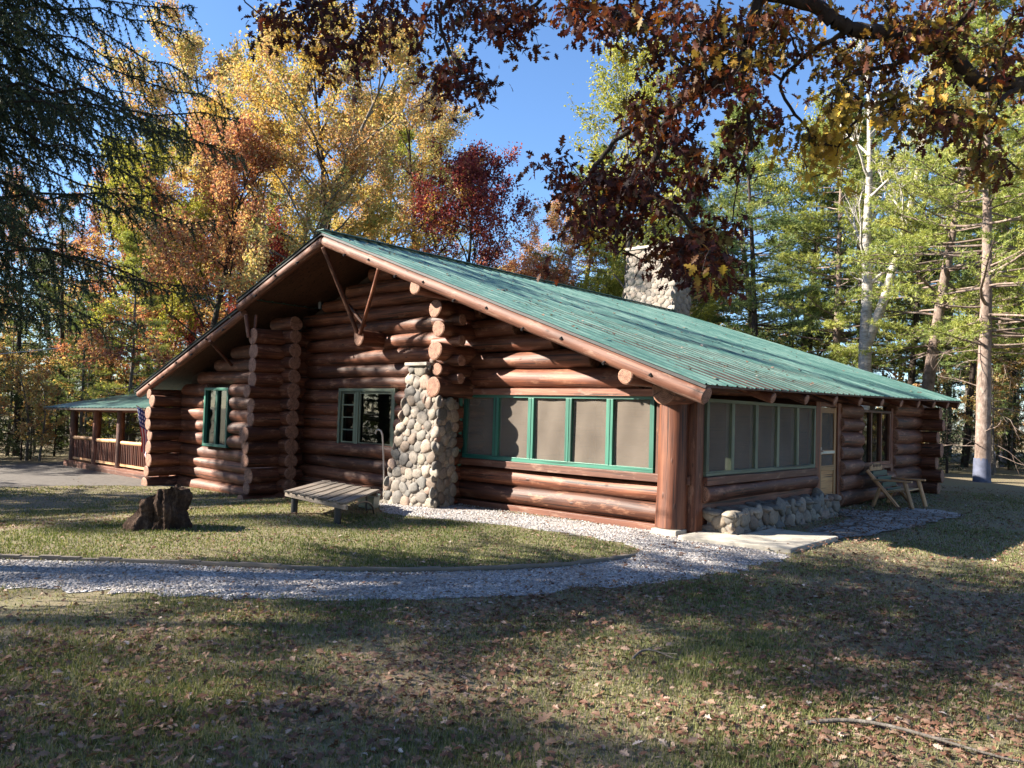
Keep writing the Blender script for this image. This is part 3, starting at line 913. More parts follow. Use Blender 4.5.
# door
door = MB()
d0, d1, dz0, dz1 = 4.71, 5.61, .06, 2.02
for a, b, c, e in ((d0, d0 + .11, dz0, dz1), (d1 - .11, d1, dz0, dz1)): B(door, -.045, .0, a, b, c, e)
for c, e in ((dz0, dz0 + .12), (.78, .88), (1.10, 1.18), (dz1 - .11, dz1)): B(door, -.044, -.001, d0 + .11, d1 - .11, c, e)
B(door, -.025, -.008, d0 + .1, d1 - .1, dz0 + .1, .8)
dr = bevel(door.build('door', M['door'], cabin), .004)
mb = MB(); mb.add([W(-.02, d0 + .1, .87), W(-.02, d1 - .1, .87), W(-.02, d1 - .1, 1.92), W(-.02, d0 + .1, 1.92)], np.array([[0, 1, 2, 3]])); mb.build('screen', M['screen'], dr)
mb = MB(); B(mb, -.052, -.046, d0 + .09, d1 - .09, 1.115, 1.165); mb.build('rail', M['flashing'], dr)
mb = MB(); B(mb, -.06, -.045, d0 + .03, d0 + .085, 1.10, 1.24); tube(mb, [W(-.06, d0 + .055, 1.17), W(-.10, d0 + .055, 1.17)], .022, 10); mb.build('handle', M['white_metal'], dr)
wall_u('log_wall', .0, 5.80, 7.02, .02, 2.05, .158, seed=21)
mb = MB(); B(mb, -.06, .1, 6.98, 7.12, .9, 2.05); B(mb, -.06, .1, 9.22, 9.40, .1, 2.1); B(mb, -.10, .1, 7.1, 9.22, .72, .80); bevel(mb.build('window_casing', M['board'], cabin))
wall_u('log_wall', .0, 7.02, 9.26, .02, .72, .158, seed=22)
screens_u(7.12, 9.22, .80, 2.03, -.0, 3, M['board'], M['glass'], 'pane', 'window', .035)
wall_u('log_wall', .0, 9.38, 11.55, .02, 2.15, .165, seed=23)
core('wall_core', [(.08, .12, 5.8, 7.1, 0, 2.2), (.08, .12, 9.3, 12, 0, 2.2), (.08, .12, 7.1, 9.3, 0, .75)], M['dark_wood'])
# far corner stack: logs sticking out past the right wall
mb = MB(); z = .14; k_ = 0; R_ = np.random.default_rng(33)
while z < 2.12:
    r = .165 * R_.uniform(.92, 1.08)
    log(mb, W(-.50 - .10 * (k_ % 2) + R_.normal(0, .03), 11.62, z), W(.6, 11.62, z), r, r); z += r * 1.9; k_ += 1
mb.build('log_wall', LM, cabin)

# roof: ribbed sheets, boards beneath, rake logs, fascia
def roof_sheet(u_hi, u_lo, v0, v1, z_of, name='roof', sgn=1, lift=0.0, rib=.30):
    mb = MB()
    cols = []; v = v0
    pat = [(0, 0), (.02, .02), (.05, .02), (.07, 0), (.17, .0), (.18, .008), (.19, 0)]
    while v < v1:
        for a, h_ in pat:
            if v + a <= v1: cols.append((v + a, h_))
        v += rib
    cols.append((v1, 0))
    ns = 24; us = np.linspace(u_hi, u_lo, ns)
    V = np.array([[(-u, vv, z_of(u, vv) + h_ + lift + .004 * math.sin(u * 5 + vv * 2)) for vv, h_ in cols] for u in us])
    Uw = np.array([[(u, vv * 1.0, 0) for vv, h_ in cols] for u in us])
    m_ = len(cols)
    q = np.arange(ns - 1)[:, None] * m_ + np.arange(m_ - 1)[None]
    fa = np.stack([q, q + 1, q + m_ + 1, q + m_], -1).reshape(-1, 4)
    if sgn > 0: fa = fa[:, ::-1]
    mb.add(V.reshape(-1, 3), fa, 0, .5, Uw.reshape(-1, 3))
    # folded edge, so the sheet has thickness
    return mb.build(name, M['roof'], cabin)


def deck(u0, u1, v0, v1, th, z_of, name, mat, off=0.0):
    mb = MB(); n_ = 12; us = np.linspace(u0, u1, n_)
    for a, b in zip(us[:-1], us[1:]):
        pass
    V = []
    for u in us:
        for v in (v0, v1):
            V += [W(u, v, z_of(u, v) - off), W(u, v, z_of(u, v) - off - th)]
    V = np.array(V); F_ = []
    for k in range(n_ - 1):
        a = k * 4; b = a + 4
        F_ += [[a, a + 2, b + 2, b], [a + 1, b + 1, b + 3, a + 3], [a, b, b + 1, a + 1], [a + 2, a + 3, b + 3, b + 2]]
    F_ += [[0, 1, 3, 2], [4 * n_ - 4, 4 * n_ - 2, 4 * n_ - 1, 4 * n_ - 3]]
    mb.add(V, np.array(F_), 0, .5)
    return mb.build(name, mat, cabin)


RB = 12.85
roof_sheet(RIDGE_U, RU0, RV - .03, RB, ztop, sgn=1)
UB = 11.15
roof_sheet(RIDGE_U, UB, RV - .03, RB, ztop, sgn=-1)
zl = lambda u, v: ztop(u, v) - .07
roof_sheet(UB - .3, 16.75, RV + .12, RB, zl, sgn=-1)
deck(RIDGE_U, RU0 + .02, RV, RB - .02, .035, ztop, 'roof_deck', M['deck'], .012)
deck(RIDGE_U, UB - .01, RV, RB - .02, .035, ztop, 'roof_deck', M['deck'], .012)
deck(UB - .28, 16.72, RV + .15, RB - .02, .035, zl, 'roof_deck', M['deck'], .012)
mb = MB(); beam(mb, W(RIDGE_U + .0, RV - .04, RIDGE_Z + .035), W(RIDGE_U, RB + .02, RIDGE_Z + .035), .26, .02); bevel(mb.build('ridge_cap', M['roof'], cabin))
# rake logs
def rake(u0, u1, v, zoff, r, z_of=ztop):
    mb = MB(); log(mb, W(u0, v, z_of(u0, 0) - zoff), W(u1, v, z_of(u1, 0) - zoff), r, r, sides=16, bump=.02, bend=.001)
    ob = mb.build('rake_log', [M['rake'], M['log_end']], cabin)
    n_ = int(abs(u1 - u0) / .75)
    for i in range(1, n_):
        u = u0 + (u1 - u0) * i / n_
        zz = z_of(u, 0) - zoff - r * .75 * (1 if i % 2 else -.2)
        bo = MB(); tube(bo, [W(u, v - r * .75, zz), W(u, v - r * .75 - .05, zz - .03)], .022, 8)
        bo.build('bolt', M['iron'], ob)
    return ob
rake(RIDGE_U - .03, RU0 + .05, RV + .11, .165, .12)
rake(RIDGE_U + .03, UB, RV + .10, .155, .10)
rake(UB + .1, 16.6, RV + .26, .155, .10, zl)
mb = MB(); beam(mb, W(RIDGE_U, RV + .01, ztop(RIDGE_U) - .03), W(RU0, RV + .01, ztop(RU0) - .03), .025, .05); beam(mb, W(RIDGE_U, RV + .01, RIDGE_Z - .03), W(UB, RV + .01, ztop(UB) - .03), .025, .05)
beam(mb, W(UB, RV + .16, zl(UB, 0) - .03), W(16.74, RV + .16, zl(16.74, 0) - .03), .025, .05); mb.build('drip_edge', M['iron'], cabin)
# rafter tails under the right eave
for k_ in range(10):
    v = .94 + 1.325 * k_ if k_ < 9 else 12.65
    mb = MB(); zt = lambda u: ztop(u, v) - .05 - .085
    log(mb, W(-.72, v, zt(-.72) - .01), W(.9, v, zt(.9)), .088, .095, sides=12); mb.build('rafter', LM, cabin)
mb = MB(); log(mb, W(15.9, -1.1, 1.95), W(15.9, 4, 1.95), .13, .13); mb.build('purlin', LM, cabin)
# vent pipe on the left slope
mb = MB(); p = W(10.6, .6, ztop(10.6)); tube(mb, [p - [0, 0, .2], p + [0, 0, 1.05]], .05, 12); tube(mb, [p + [0, 0, .02], p + [0, 0, .08]], [.11, .06], 12); mb.build('vent_pipe', M['galv'], cabin)

# ------------------------------------------------------------------ cobbles
def cobbles(mb, quad, sizes, seed, n_try=1500, depth=.42, flat=.6, cover=.86):
    """stones pressed into a quad (4 corners, anticlockwise seen from outside)"""
    R = np.random.default_rng(seed); q = [np.asarray(p, float) for p in quad]
    nrm_ = nrm(np.cross(q[1] - q[0], q[3] - q[0]))
    placed = []
    for s in sizes:
        for _ in range(n_try):
            a, b = R.random(2)
            p = (q[0] * (1 - a) + q[1] * a) * (1 - b) + (q[3] * (1 - a) + q[2] * a) * b
            r = s * R.uniform(.85, 1.15)
            if all(np.linalg.norm(p - c) > (r + rr) * cover for c, rr in placed):
                placed.append((p, r))
    ex = nrm(q[1] - q[0]); ey = np.cross(nrm_, ex)
    for p, r in placed:
        a = R.normal(0, .5); x = ex * math.cos(a) + ey * math.sin(a); y = np.cross(nrm_, x)
        ph = R.random(6) * 6.28
        s = I2[0] * 1.0
        bump = 1 + .10 * np.sin(s[:, 0] * 3 + ph[0]) * np.sin(s[:, 1] * 2.5 + ph[1]) + .07 * np.sin(s[:, 2] * 4 + ph[2] + s[:, 0] * 2) + .03 * np.sin(s[:, 1] * 7 + ph[3])
        s = np.sign(s) * np.abs(s) ** .85
        s = s * bump[:, None]
        V = p + np.outer(s[:, 0] * r * R.uniform(.98, 1.28), x) + np.outer(s[:, 1] * r * R.uniform(.82, 1.0), y) + np.outer(s[:, 2] * r * depth, nrm_)
        mb.add(V, I2[1], 1, R.random(), None, True)


def prism(mb, bot, top, mat=0):
    n_ = len(bot); V = np.array(list(bot) + list(top))
    mb.add(V, [np.arange(n_)[::-1], np.arange(n_) + n_] + [np.array([[i, (i + 1) % n_, (i + 1) % n_ + n_, i + n_]]) for i in range(n_)], mat, .5)


# cobblestone pillar (wide lower part, narrow neck to the left of the log stack)
mb = MB()
bl, br, tl, tr_ = 5.98, 4.60, 5.50, 4.62
f0 = -1.05
Zm = 1.93
b4 = [W(bl, f0, -.25), W(br, f0, -.25), W(4.72, -.42, -.25), W(bl, -.42, -.25)]
ml = bl + (5.42 - bl) * .80
m4 = [W(ml, f0 + .12, Zm), W(tr_, f0 + .10, Zm), W(4.72, -.42, Zm), W(ml, -.42, Zm)]
prism(mb, b4, m4)
n4 = [W(5.42, f0 + .14, 2.53), W(4.98, f0 + .14, 2.53), W(4.98, -.42, 2.53), W(5.42, -.42, 2.53)]
m5 = [W(ml, f0 + .12, Zm - .02), W(4.98, f0 + .12, Zm - .02), W(4.98, -.42, Zm - .02), W(ml, -.42, Zm - .02)]
prism(mb, m5, n4)
sz = [.115, .09, .07, .054, .038]
cobbles(mb, [b4[0], b4[1], m4[1], m4[0]], sz, 1, 900)
cobbles(mb, [b4[1], b4[2], m4[2], m4[1]], sz, 2, 700)
cobbles(mb, [b4[3], b4[0], m4[0], m4[3]], sz, 3, 700)
cobbles(mb, [m5[0], m5[1], n4[1], n4[0]], [.12, .09, .06], 4, 500)
cobbles(mb, [m5[3], m5[0], n4[0], n4[3]], [.12, .09, .06], 5, 400)
cobbles(mb, [m5[1], m5[2], n4[2], n4[1]], [.12, .09, .06], 6, 400)
wall_u('log_wall', 5.0, -.30, .5, -.2, 1.95, .15, seed=41)
pil = mb.build('stone_pillar', [M['mortar'], M['stone']], cabin)
mb = MB(); B(mb, 4.92, 5.52, f0 + .04, -.4, 2.54, 2.60); bevel(mb.build('cap_stone', M['concrete'], pil), .01)

# chimney
mb = MB()
c0, c1, v0_, v1_ = 8.02, 9.86, 12.95, 14.1
b4 = [W(c1, v0_, 0), W(c0, v0_, 0), W(c0, v1_, 0), W(c1, v1_, 0)]; t4 = [p + [0, 0, 7.62] for p in b4]
prism(mb, b4, t4)
up4 = [p + [0, 0, 4.6] for p in b4]
for k_ in range(4):
    a, b = (k_, (k_ + 1) % 4)
    cobbles(mb, [up4[a], up4[b], t4[b], t4[a]], [.13, .10, .075, .055], 20 + k_, 1100, .28)
ch = mb.build('chimney', [M['chim_mortar'], M['chim_stone']], cabin)
mb = MB(); B(mb, c0 - .08, c1 + .08, v0_ - .08, v1_ + .08, 7.62, 7.72); bevel(mb.build('chimney_cap', M['concrete'], ch), .015)
mb = MB(); B(mb, c0 - .03, c1 + .03, v0_ - .04, v0_ - .06, 5.1, 5.40); mb.build('flashing', M['flashing'], ch)

# stone planter under the right-hand screens
pl = empty('stone_planter', tuple(W(-.25, 2.3, 0)), 'long low planter of round field stones under the side screens', 'planter')
mb = MB()
b4 = [W(-.08, .14, -.05), W(-.50, .14, -.05), W(-.50, 4.5, -.05), W(-.08, 4.5, -.05)]; t4 = [W(-.08, .16, .34), W(-.46, .16, .34), W(-.46, 4.48, .34), W(-.08, 4.48, .34)]
prism(mb, b4, t4)
cobbles(mb, [b4[0], b4[1], t4[1], t4[0]], [.12, .09, .06], 31, 500)
cobbles(mb, [b4[1], b4[2], t4[2], t4[1]], [.14, .11, .085, .06], 32, 1000)
cobbles(mb, [b4[2], b4[3], t4[3], t4[2]], [.15, .1], 33, 400)
cobbles(mb, [t4[0], t4[1], t4[2], t4[3]], [.13, .10, .075], 34, 900, .4)
mb.build('cobble_wall', [M['mortar'], M['stone']], pl)

# ------------------------------------------------------------------ side porch on the far left
po = empty('side_porch', tuple(W(19.8, 1.0, -.5)), 'open side porch with green roof and red railing left of the cabin', 'porch')
zf = -.30
mb = MB(); B(mb, 16.3, 23.4, -.55, 3.2, zf - .08, zf); B(mb, 16.3, 23.4, -.56, -.48, zf - .2, zf - .08); bevel(mb.build('deck', M['board'], po))
for u in (16.9, 18.2, 19.9, 22.2): 
    mb = MB(); log(mb, W(u, -.3, -.55), W(u, -.3, zf - .1), .12, .12); mb.build('footing', [M['grey_wood'], M['log_end']], po)
for u, v in ((16.45, -.4), (19.3, -.4), (21.15, -.4), (23.05, -.4), (23.1, 2.9)):
    mb = MB(); log(mb, W(u, v, zf), W(u, v, 1.42), .13, .12); mb.build('post', LM, po)
mb = MB(); log(mb, W(16.2, -.4, 1.48), W(23.7, -.4, 1.44), .09, .09); mb.build('header_log', LM, po)
for a, b in ((16.6, 19.15), (19.45, 21.0), (21.3, 22.9)):
    mb = MB(); log(mb, W(a, -.42, .50), W(b, -.42, .47), .065, .06, sides=12); rl = mb.build('rail', [M['pale_wood'], M['log_end']], po)
    mb = MB(); B(mb, a, b, -.45, -.39, zf + .06, zf + .13); mb.build('lower_rail', M['pale_wood'], po)
    mb = MB(); n_ = int((b - a) / .125)
    for i in range(n_):
        u = a + (i + .5) * (b - a) / n_
        tube(mb, [W(u + rng.normal(0, .01), -.42, zf + .1), W(u + rng.normal(0, .015), -.42, .46)], .03, 6, rnd=rng.random())
    mb.build('baluster_row', M['board'], po)
zp = lambda u, v: 1.56 + (v + 1.0) * .20 + (16.3 - u) * .016
mb = MB(); us = np.linspace(16.35, 24.3, 60)
V = np.array([[W(u, v, zp(u, v) + (.02 if i % 2 else 0)) for v in (-1.0, .5, 2, 3.6)] for i, u in enumerate(us)])
q = np.arange(59)[:, None] * 4 + np.arange(3)[None]
mb.add(V.reshape(-1, 3), np.stack([q, q + 1, q + 5, q + 4], -1).reshape(-1, 4)[:, ::-1], 0, .5, V.reshape(-1, 3)[:, [1, 0, 2]])
mb.build('roof', M['roof'], po)
mb = MB(); V = [W(u, v, zp(u, v) - o_) for u in (16.4, 24.25) for v in (-.98, 3.6) for o_ in (.015, .07)]
mb.add(V, np.array([[0, 4, 6, 2], [1, 3, 7, 5], [0, 1, 5, 4], [2, 6, 7, 3], [0, 2, 3, 1], [4, 5, 7, 6]])); mb.build('roof_deck', M['dark_wood'], po)
# rear log corner seen through the porch
mb = MB(); z = zf + .15
while z < 1.6:
    log(mb, W(16.3, 3.0, z), W(20.2 + rng.normal(0, .05), 3.0, z), .14, .14); z += .27
mb.build('log_wall', LM, po)
# grill on the porch
gr = empty('barbecue_grill', tuple(W(18.3, .55, zf)), 'black kettle barbecue with pale side shelf on the side porch', 'grill')
mb = MB(); n_ = 16
ang = np.linspace(0, PI, 10)
V = np.array([[W(18.3 + .42 * math.cos(t_) , .55 + s_ * .28, .62 + .26 * math.sin(t_)) for t_ in ang] for s_ in (-1, -.9, .9, 1)])
q = np.arange(3)[:, None] * 10 + np.arange(9)[None]
mb.add(V.reshape(-1, 3), np.stack([q, q + 1, q + 11, q + 10], -1).reshape(-1, 4), 0, .5, None, True)
mb.add(V[0], np.arange(10)[None]); mb.add(V[-1], np.arange(10)[::-1][None]); mb.build('lid', M['black_enamel'], gr)
mb = MB(); B(mb, 17.88, 18.72, .27, .83, .38, .62); bevel(mb.build('firebox', M['black_enamel'], gr), .02)
mb = MB(); B(mb, 18.76, 19.15, .30, .80, .58, .62); bevel(mb.build('side_shelf', M['white_metal'], gr))
mb = MB(); tube(mb, [W(18.0, .22, .70), W(18.6, .22, .70)], .02, 8); mb.build('handle', M['galv'], gr)
for du in (-.36, .36):
    for dv in (-.22, .22):
        mb = MB(); tube(mb, [W(18.3 + du, .55 + dv, zf), W(18.3 + du, .55 + dv, .38)], .02, 8); mb.build('leg', M['iron'], gr)
# lantern
la = empty('hanging_lantern', tuple(W(17.95, -.1, 1.2)), 'small amber lantern glowing under the side porch roof', 'lantern')
mb = MB(); B(mb, 17.83, 18.07, -.16, -.04, 1.19, 1.34); bevel(mb.build('lamp_glass', M['bulb'], la), .02)
mb = MB(); B(mb, 17.81, 18.09, -.18, -.02, 1.345, 1.37); tube(mb, [W(17.95, -.1, 1.37), W(17.95, -.1, 1.60)], .008, 6); mb.build('lamp_cap', M['iron'], la)

# flag hanging limp from a slanted staff on the left corner
t = NT('flag_cloth'); u = t.attr('uvw').outputs['Vector']; sx = t.n('SeparateXYZ', {0: u})
st_ = t.math('GREATER_THAN', t.math('FRACT', t.math('MULTIPLY', sx.outputs[1], 6.5)), .5)
col = t.mix(st_, (.42, .03, .04), (.62, .60, .62))
cant = t.math('MULTIPLY', t.math('LESS_THAN', sx.outputs[0], .42), t.math('GREATER_THAN', sx.outputs[1], .461))
vs = t.n('TexVoronoi', {'Vector': t.map(u, (11, 11, 0)), 'Scale': 1.0, 'Randomness': 0.0})
blue = t.mix(t.math('LESS_THAN', vs.outputs['Distance'], .28), (.02, .03, .16), (.6, .6, .65))
col = t.mix(cant, col, blue)
t.pbr(col, .8); M['flagcloth'] = t.m
fl = empty('flag', tuple(W(16.35, -.9, 0)), 'limp red white and blue striped flag hanging from a staff by the left corner', 'flag')
pa, pb = W(15.95, -.45, 1.05), W(16.55, -1.15, 1.62)
mb = MB(); tube(mb, [pa, pb], .015, 8); mb.build('staff', M['pale_wood'], fl)
mb = MB(); ni, nj = 22, 26
V = []; Uw = []
for j in range(nj):
    s_ = j / (nj - 1)          # along the hoist to fly
    for i in range(ni):
        h_ = i / (ni - 1)
        top = pb + (pa - pb) * (.02 + .62 * (1 - s_) * 0 + .75 * h_)
        drop = 1.15 * s_
        gather = 1 - .55 * min(1, s_ * 1.5)
        mid = pb + (pa - pb) * .36
        p = mid + (top - mid) * gather + np.array([.0, 0, -drop - .18 * h_ * s_])
        p = p + np.array([.05, -.04, 0]) * math.sin(h_ * 11 + s_ * 3) * (.3 + s_)
        V.append(p); Uw.append((s_, 1 - h_, 0))
q = np.arange(nj - 1)[:, None] * ni + np.arange(ni - 1)[None]
mb.add(V, np.stack([q, q + 1, q + ni + 1, q + ni], -1).reshape(-1, 4), 0, .5, Uw, True)
mb.build('cloth', M['flagcloth'], fl)

# ------------------------------------------------------------------ yard objects
# stump
c = gpx(163, 528)
mb = MB(); R_ = np.random.default_rng(5)
na, nh = 72, 26; V = []
Rv, Fv = RT0, FW0
for j in range(nh):
    t_ = j / (nh - 1)
    for i in range(na):
        a = 2 * PI * i / na
        dirv = Rv * math.cos(a) + Fv * math.sin(a)
        left = max(0, -math.cos(a)) ; 
        flare = .245 + .05 * math.sin(a * 5 + 1) + .03 * math.sin(a * 11) + (.25 * left ** 1.5 + .06) * (1 - t_) ** 1.1 + .03 * math.sin(a * 3 + 9 * t_)
        flare += .018 * math.sin(a * 23 + 5 * t_) + R_.normal(0, .008)
        topz = .54 - .14 * left - .05 * math.cos(a * 3) * .5 + .012 * math.sin(a * 7) + .03 * math.cos(a)
        V.append(c + dirv * flare * .98 + np.array([0, 0, -.05 + (topz + .05) * t_]))
q = np.arange(nh - 1)[:, None] * na; jn = np.arange(na)[None]
fa = np.stack([q + jn, q + (jn + 1) % na, q + (jn + 1) % na + na, q + jn + na], -1).reshape(-1, 4)
Vt = np.array(V); mb.add(Vt, fa, 0, .5, None, True)
ring = Vt[-na:]; cc = ring.mean(0)
rings = [ring] + [cc + (ring - cc) * k_ + np.stack([np.zeros(na), np.zeros(na), R_.normal(0, .015, na) - .02], 1) for k_ in (.85, .6, .3)]
Vr = np.concatenate(rings + [cc[None] - [0, 0, .03]])
fs = []
for k_ in range(3): fs.append(np.stack([k_ * na + np.arange(na), k_ * na + (np.arange(na) + 1) % na, (k_ + 1) * na + (np.arange(na) + 1) % na, (k_ + 1) * na + np.arange(na)], 1))
fs.append(np.stack([3 * na + np.arange(na), 3 * na + (np.arange(na) + 1) % na, np.full(na, 4 * na)], 1))
mb.add(Vr, fs, 0, .5)
o = mb.build('tree_stump', M['stump'], None, tuple(c)); tag(o, 'dark rotting tree stump with flared root on the lawn', 'stump')

# slatted low table beside the pillar
A, B_, C_ = gpx(286, 491, .36), gpx(347, 502.5, .36), gpx(379, 490, .36)
ztab = max(A[2], B_[2], C_[2]) ; A[2] = B_[2] = C_[2] = .34
ex = B_ - A; ey = (C_ - B_)
ta = empty('slatted_table', tuple(((A + C_) / 2) * [1, 1, 0] + [0, 0, float(gz(A[0], A[1]))]), 'low weathered table of spaced boards on steel legs beside the stone pillar', 'table')
mb = MB(); ns = 7
for i in range(ns):
    a = A + ex * ((i + .5) / ns); w_ = np.linalg.norm(ex) / ns * .56
    beam(mb, a - ey * .02, a + ey * 1.02, w_, .03)
top = bevel(mb.build('tabletop', M['grey_wood'], ta), .005)
for s_ in (0, .95):
    mb = MB(); beam(mb, A + ey * s_ - [0, 0, .055], B_ + ey * s_ - [0, 0, .055], .04, .07); bevel(mb.build('frame_rail', M['grey_wood'], ta))
for a_, b_2 in ((.84, .06), (.84, .92), (.12, .06), (.12, .92)):
    p = A + ex * a_ + ey * b_2; g0 = float(gz(p[0], p[1]))
    mb = MB(); tube(mb, [[p[0], p[1], g0 - .02], [p[0], p[1], .27]], .055 if b_2 < .5 else .02, 12); mb.build('leg', M['iron'], ta)
mb = MB(); p = B_ + ey * .35; pts = [p + ey * s_ * .5 + np.array([0, 0, -.36 + .30 * math.sqrt(max(0, 1 - (s_ - .0) ** 2))]) for s_ in np.linspace(-.2, 1, 12)]
tube(mb, pts, .015, 8); mb.build('brace', M['iron'], ta)
# bin under the table's far end
p = gpx(366, 509); bx = MB()
e1 = nrm(ex * [1, 1, 0]); e2 = nrm(ey * [1, 1, 0])
be = empty('storage_box', tuple(p), 'grey green plastic box on the ground behind the slatted table', 'box')
def obox(mb, c, w, d, z0, z1, taper=0): 
    b4 = [c + e1 * a * w / 2 + e2 * b * d / 2 + np.array([0, 0, z0]) for a, b in ((-1, -1), (1, -1), (1, 1), (-1, 1))]
    t4 = [c + e1 * a * (w / 2 + taper) + e2 * b * (d / 2 + taper) + np.array([0, 0, z1]) for a, b in ((-1, -1), (1, -1), (1, 1), (-1, 1))]
    prism(mb, b4, t4)
cb = p + FW0 * .25
mb = MB(); obox(mb, cb, .5, .42, 0, .20, .02); bevel(mb.build('body', M['teal_plastic'], be), .01)
mb = MB(); obox(mb, cb, .58, .5, .203, .235, 0); bevel(mb.build('lid', M['teal_plastic'], be), .01)
# curved pale pipe beside pillar
q0 = W(6.15, -.35, 0)
def onplane(px, py, v):
    d = fwd + RT * (px - 512) / F - UP * (py - 384) / F
    t = (v - CAM[1]) / d[1]; return CAM + d * t
pts = [onplane(px, py, -.75) for px, py in ((375.5, 434), (376, 431), (378.5, 429.5), (381, 431), (382.5, 435), (383, 442), (383.5, 455), (384, 475), (384, 502))]
pts = np.array(pts); fine = []
for i in range(len(pts) - 1):
    for s_ in (0, .5): fine.append(pts[i] * (1 - s_) + pts[i + 1] * s_)
fine.append(pts[-1])
mb = MB(); tube(mb, fine, .017, 10); o = mb.build('bent_pipe', M['white_metal'], None, tuple(pts[-1])); tag(o, 'pale hooked pipe standing against the left side of the stone pillar', 'pipe')
mb_ = MB(); 
# rustic bench by the side wall
bn = empty('garden_bench', tuple(W(-.7, 7.3, 0)), 'rustic pale pole armchair bench with dark green back against the side wall', 'bench')
def pole(name, a, b, r, mat=M['pale_wood']):
    mb = MB(); log(mb, a, b, r, r * .95, sides=12, bump=.03); return mb.build(name, [mat, M['log_end']], bn)
for v in (6.85, 7.85):
    pole('back_post', W(-.88, v, .02), W(-.26, v, .74), .04)       # slanted: foot forward, top at the wall
    pole('leg', W(-1.15, v, 0), W(-1.0, v, .55), .045)
    pole('rear_leg', W(-.38, v, 0), W(-.52, v, .40), .04)
    mb = MB(); beam(mb, W(-.36, v, .56), W(-1.14, v, .56), .11, .035); bevel(mb.build('armrest', M['pale_wood'], bn))
mb = MB()
for i in range(5): u = -.52 - i * .115; beam(mb, W(u, 6.86, .33 + .010 * i), W(u, 7.84, .33 + .010 * i), .095, .028, rnd=.5)
bevel(mb.build('seat', M['pale_wood'], bn), .004)
mb = MB()
for i in range(4):
    s_ = .42 + i * .155; p0 = np.array([-(-.88 + .62 * s_), 0, .02 + .72 * s_]); 
    a = p0 + [0, 6.88, 0]; b = p0 + [0, 7.82, 0]
    beam(mb, a + [.03, 0, .02], b + [.03, 0, .02], .03, .105, up=(0, 0, 1), rnd=.5)
bevel(mb.build('backrest', M['green_slat'], bn), .004)
mb = MB(); n_ = 14; bot = []; 
ctr = W(-.27, 7.35, .76)
prof2 = [(math.cos(t_) * .40, .03 + math.sin(t_) * .10) for t_ in np.linspace(PI, 0, n_)] + [(.40, -.03), (-.40, -.03)]
f1 = [ctr + [.03, a, b] for a, b in prof2]; f2 = [ctr + [-.005, a, b] for a, b in prof2]; k_ = len(f1)
mb.add(np.array(f1 + f2), [np.arange(k_)[::-1], np.arange(k_) + k_] + [np.array([[i, (i + 1) % k_, (i + 1) % k_ + k_, i + k_]]) for i in range(k_)], 0, .4)
bevel(mb.build('crest_rail', M['pale_wood'], bn), .004)
# carved notches on the crest
for i in range(6):
    mb = MB(); a = -.24 + i * .095; tube(mb, [ctr + [.034, a, .05], ctr + [.034, a + .03, .10]], .012, 6)
    mb.build('carved_notch', M['dark_wood'], bn)

# fallen stick on the lawn, foreground right
def stick(p, L, r, ang, label):
    mb = MB(); pts = []
    for i in range(12):
        s_ = i / 11; q_ = p + (RT0 * math.cos(ang) + FW0 * math.sin(ang)) * L * (s_ - .5) + FW0 * .10 * math.sin(s_ * 5)
        pts.append([q_[0], q_[1], float(gz(q_[0], q_[1])) + .02 + .03 * math.sin(s_ * 3.1)])
    tube(mb, pts, np.linspace(r, r * .4, 12), 8)
    pts = np.array(pts)
    for k_ in (4, 7): tube(mb, [pts[k_], pts[k_] + RT0 * .10 + FW0 * .08 * (1 if k_ == 4 else -1) + [0, 0, .02]], [r * .5, r * .2], 6)
    o = mb.build('fallen_stick', M['bark_grey'], None, tuple(p)); tag(o, label, 'stick')
stick(gpx(905, 742), 1.0, .014, -.35, 'long crooked grey stick lying on the leafy lawn, foreground right')
stick(gpx(655, 660), .35, .010, .3, 'short twig lying among leaves at the middle of the front lawn')
# big curled leaf in the foreground
mb = MB(); p = gpx(533, 728); leaves(mb, np.array([p + [0, 0, .02]]), np.array([RT0 * .9 + FW0 * .3 + [0, 0, .1]]), np.array([[0, 0, 1.0]]), [.12], OUT, [.62], curl=-.35, wid=1.2)
o = mb.build('large_leaf', M['litter'], None, tuple(p)); tag(o, 'largest brown curled leaf on the grass at bottom centre', 'leaf')
# overhead wire on the far left
mb = MB(); a = pt(-150, 362, 26); b = pt(60, 348, 27); tube(mb, [a, (a + b) / 2 - [0, 0, .12], b], .018, 6); o = mb.build('power_line', M['galv'], None, tuple(a)); tag(o, 'pale utility wire sagging through the trees at the left edge', 'wire')

# ------------------------------------------------------------------ trees
def rotv(v, ax, a):
    ax = nrm(ax); return v * math.cos(a) + np.cross(ax, v) * math.sin(a) + ax * (ax @ v) * (1 - math.cos(a))


def curve(R, p, d, L, n=6, wob=.12, up=.05):
    pts = [np.array(p, float)]; d = nrm(d); s = L / n
    for _ in range(n):
        d = nrm(d + R.normal(0, wob, 3) + np.array([0, 0, up])); pts.append(pts[-1] + d * s)
    return np.array(pts)


def at(pts, t):
    x = t * (len(pts) - 1); i = min(int(x), len(pts) - 2); return pts[i] + (pts[i + 1] - pts[i]) * (x - i), nrm(pts[i + 1] - pts[i])


def diamonds(mb, P, size, R, rnd, asp=.62, up=.35):
    n = len(P); N = nrm(R.normal(0, 1, (n, 3)) + np.array([0, 0, up])); D = nrm(np.cross(N, R.normal(0, 1, (n, 3)))); Sd = np.cross(D, N)
    s = size * R.uniform(.65, 1.25, n)[:, None]
    V = np.stack([P - D * s * .5, P + Sd * s * asp * .5 + N * s * .12, P + D * s * .5, P - Sd * s * asp * .5 + N * s * .12], 1).reshape(-1, 3)
    mb.add(V, np.arange(4 * n).reshape(-1, 4), 0, np.repeat(rnd, 4))


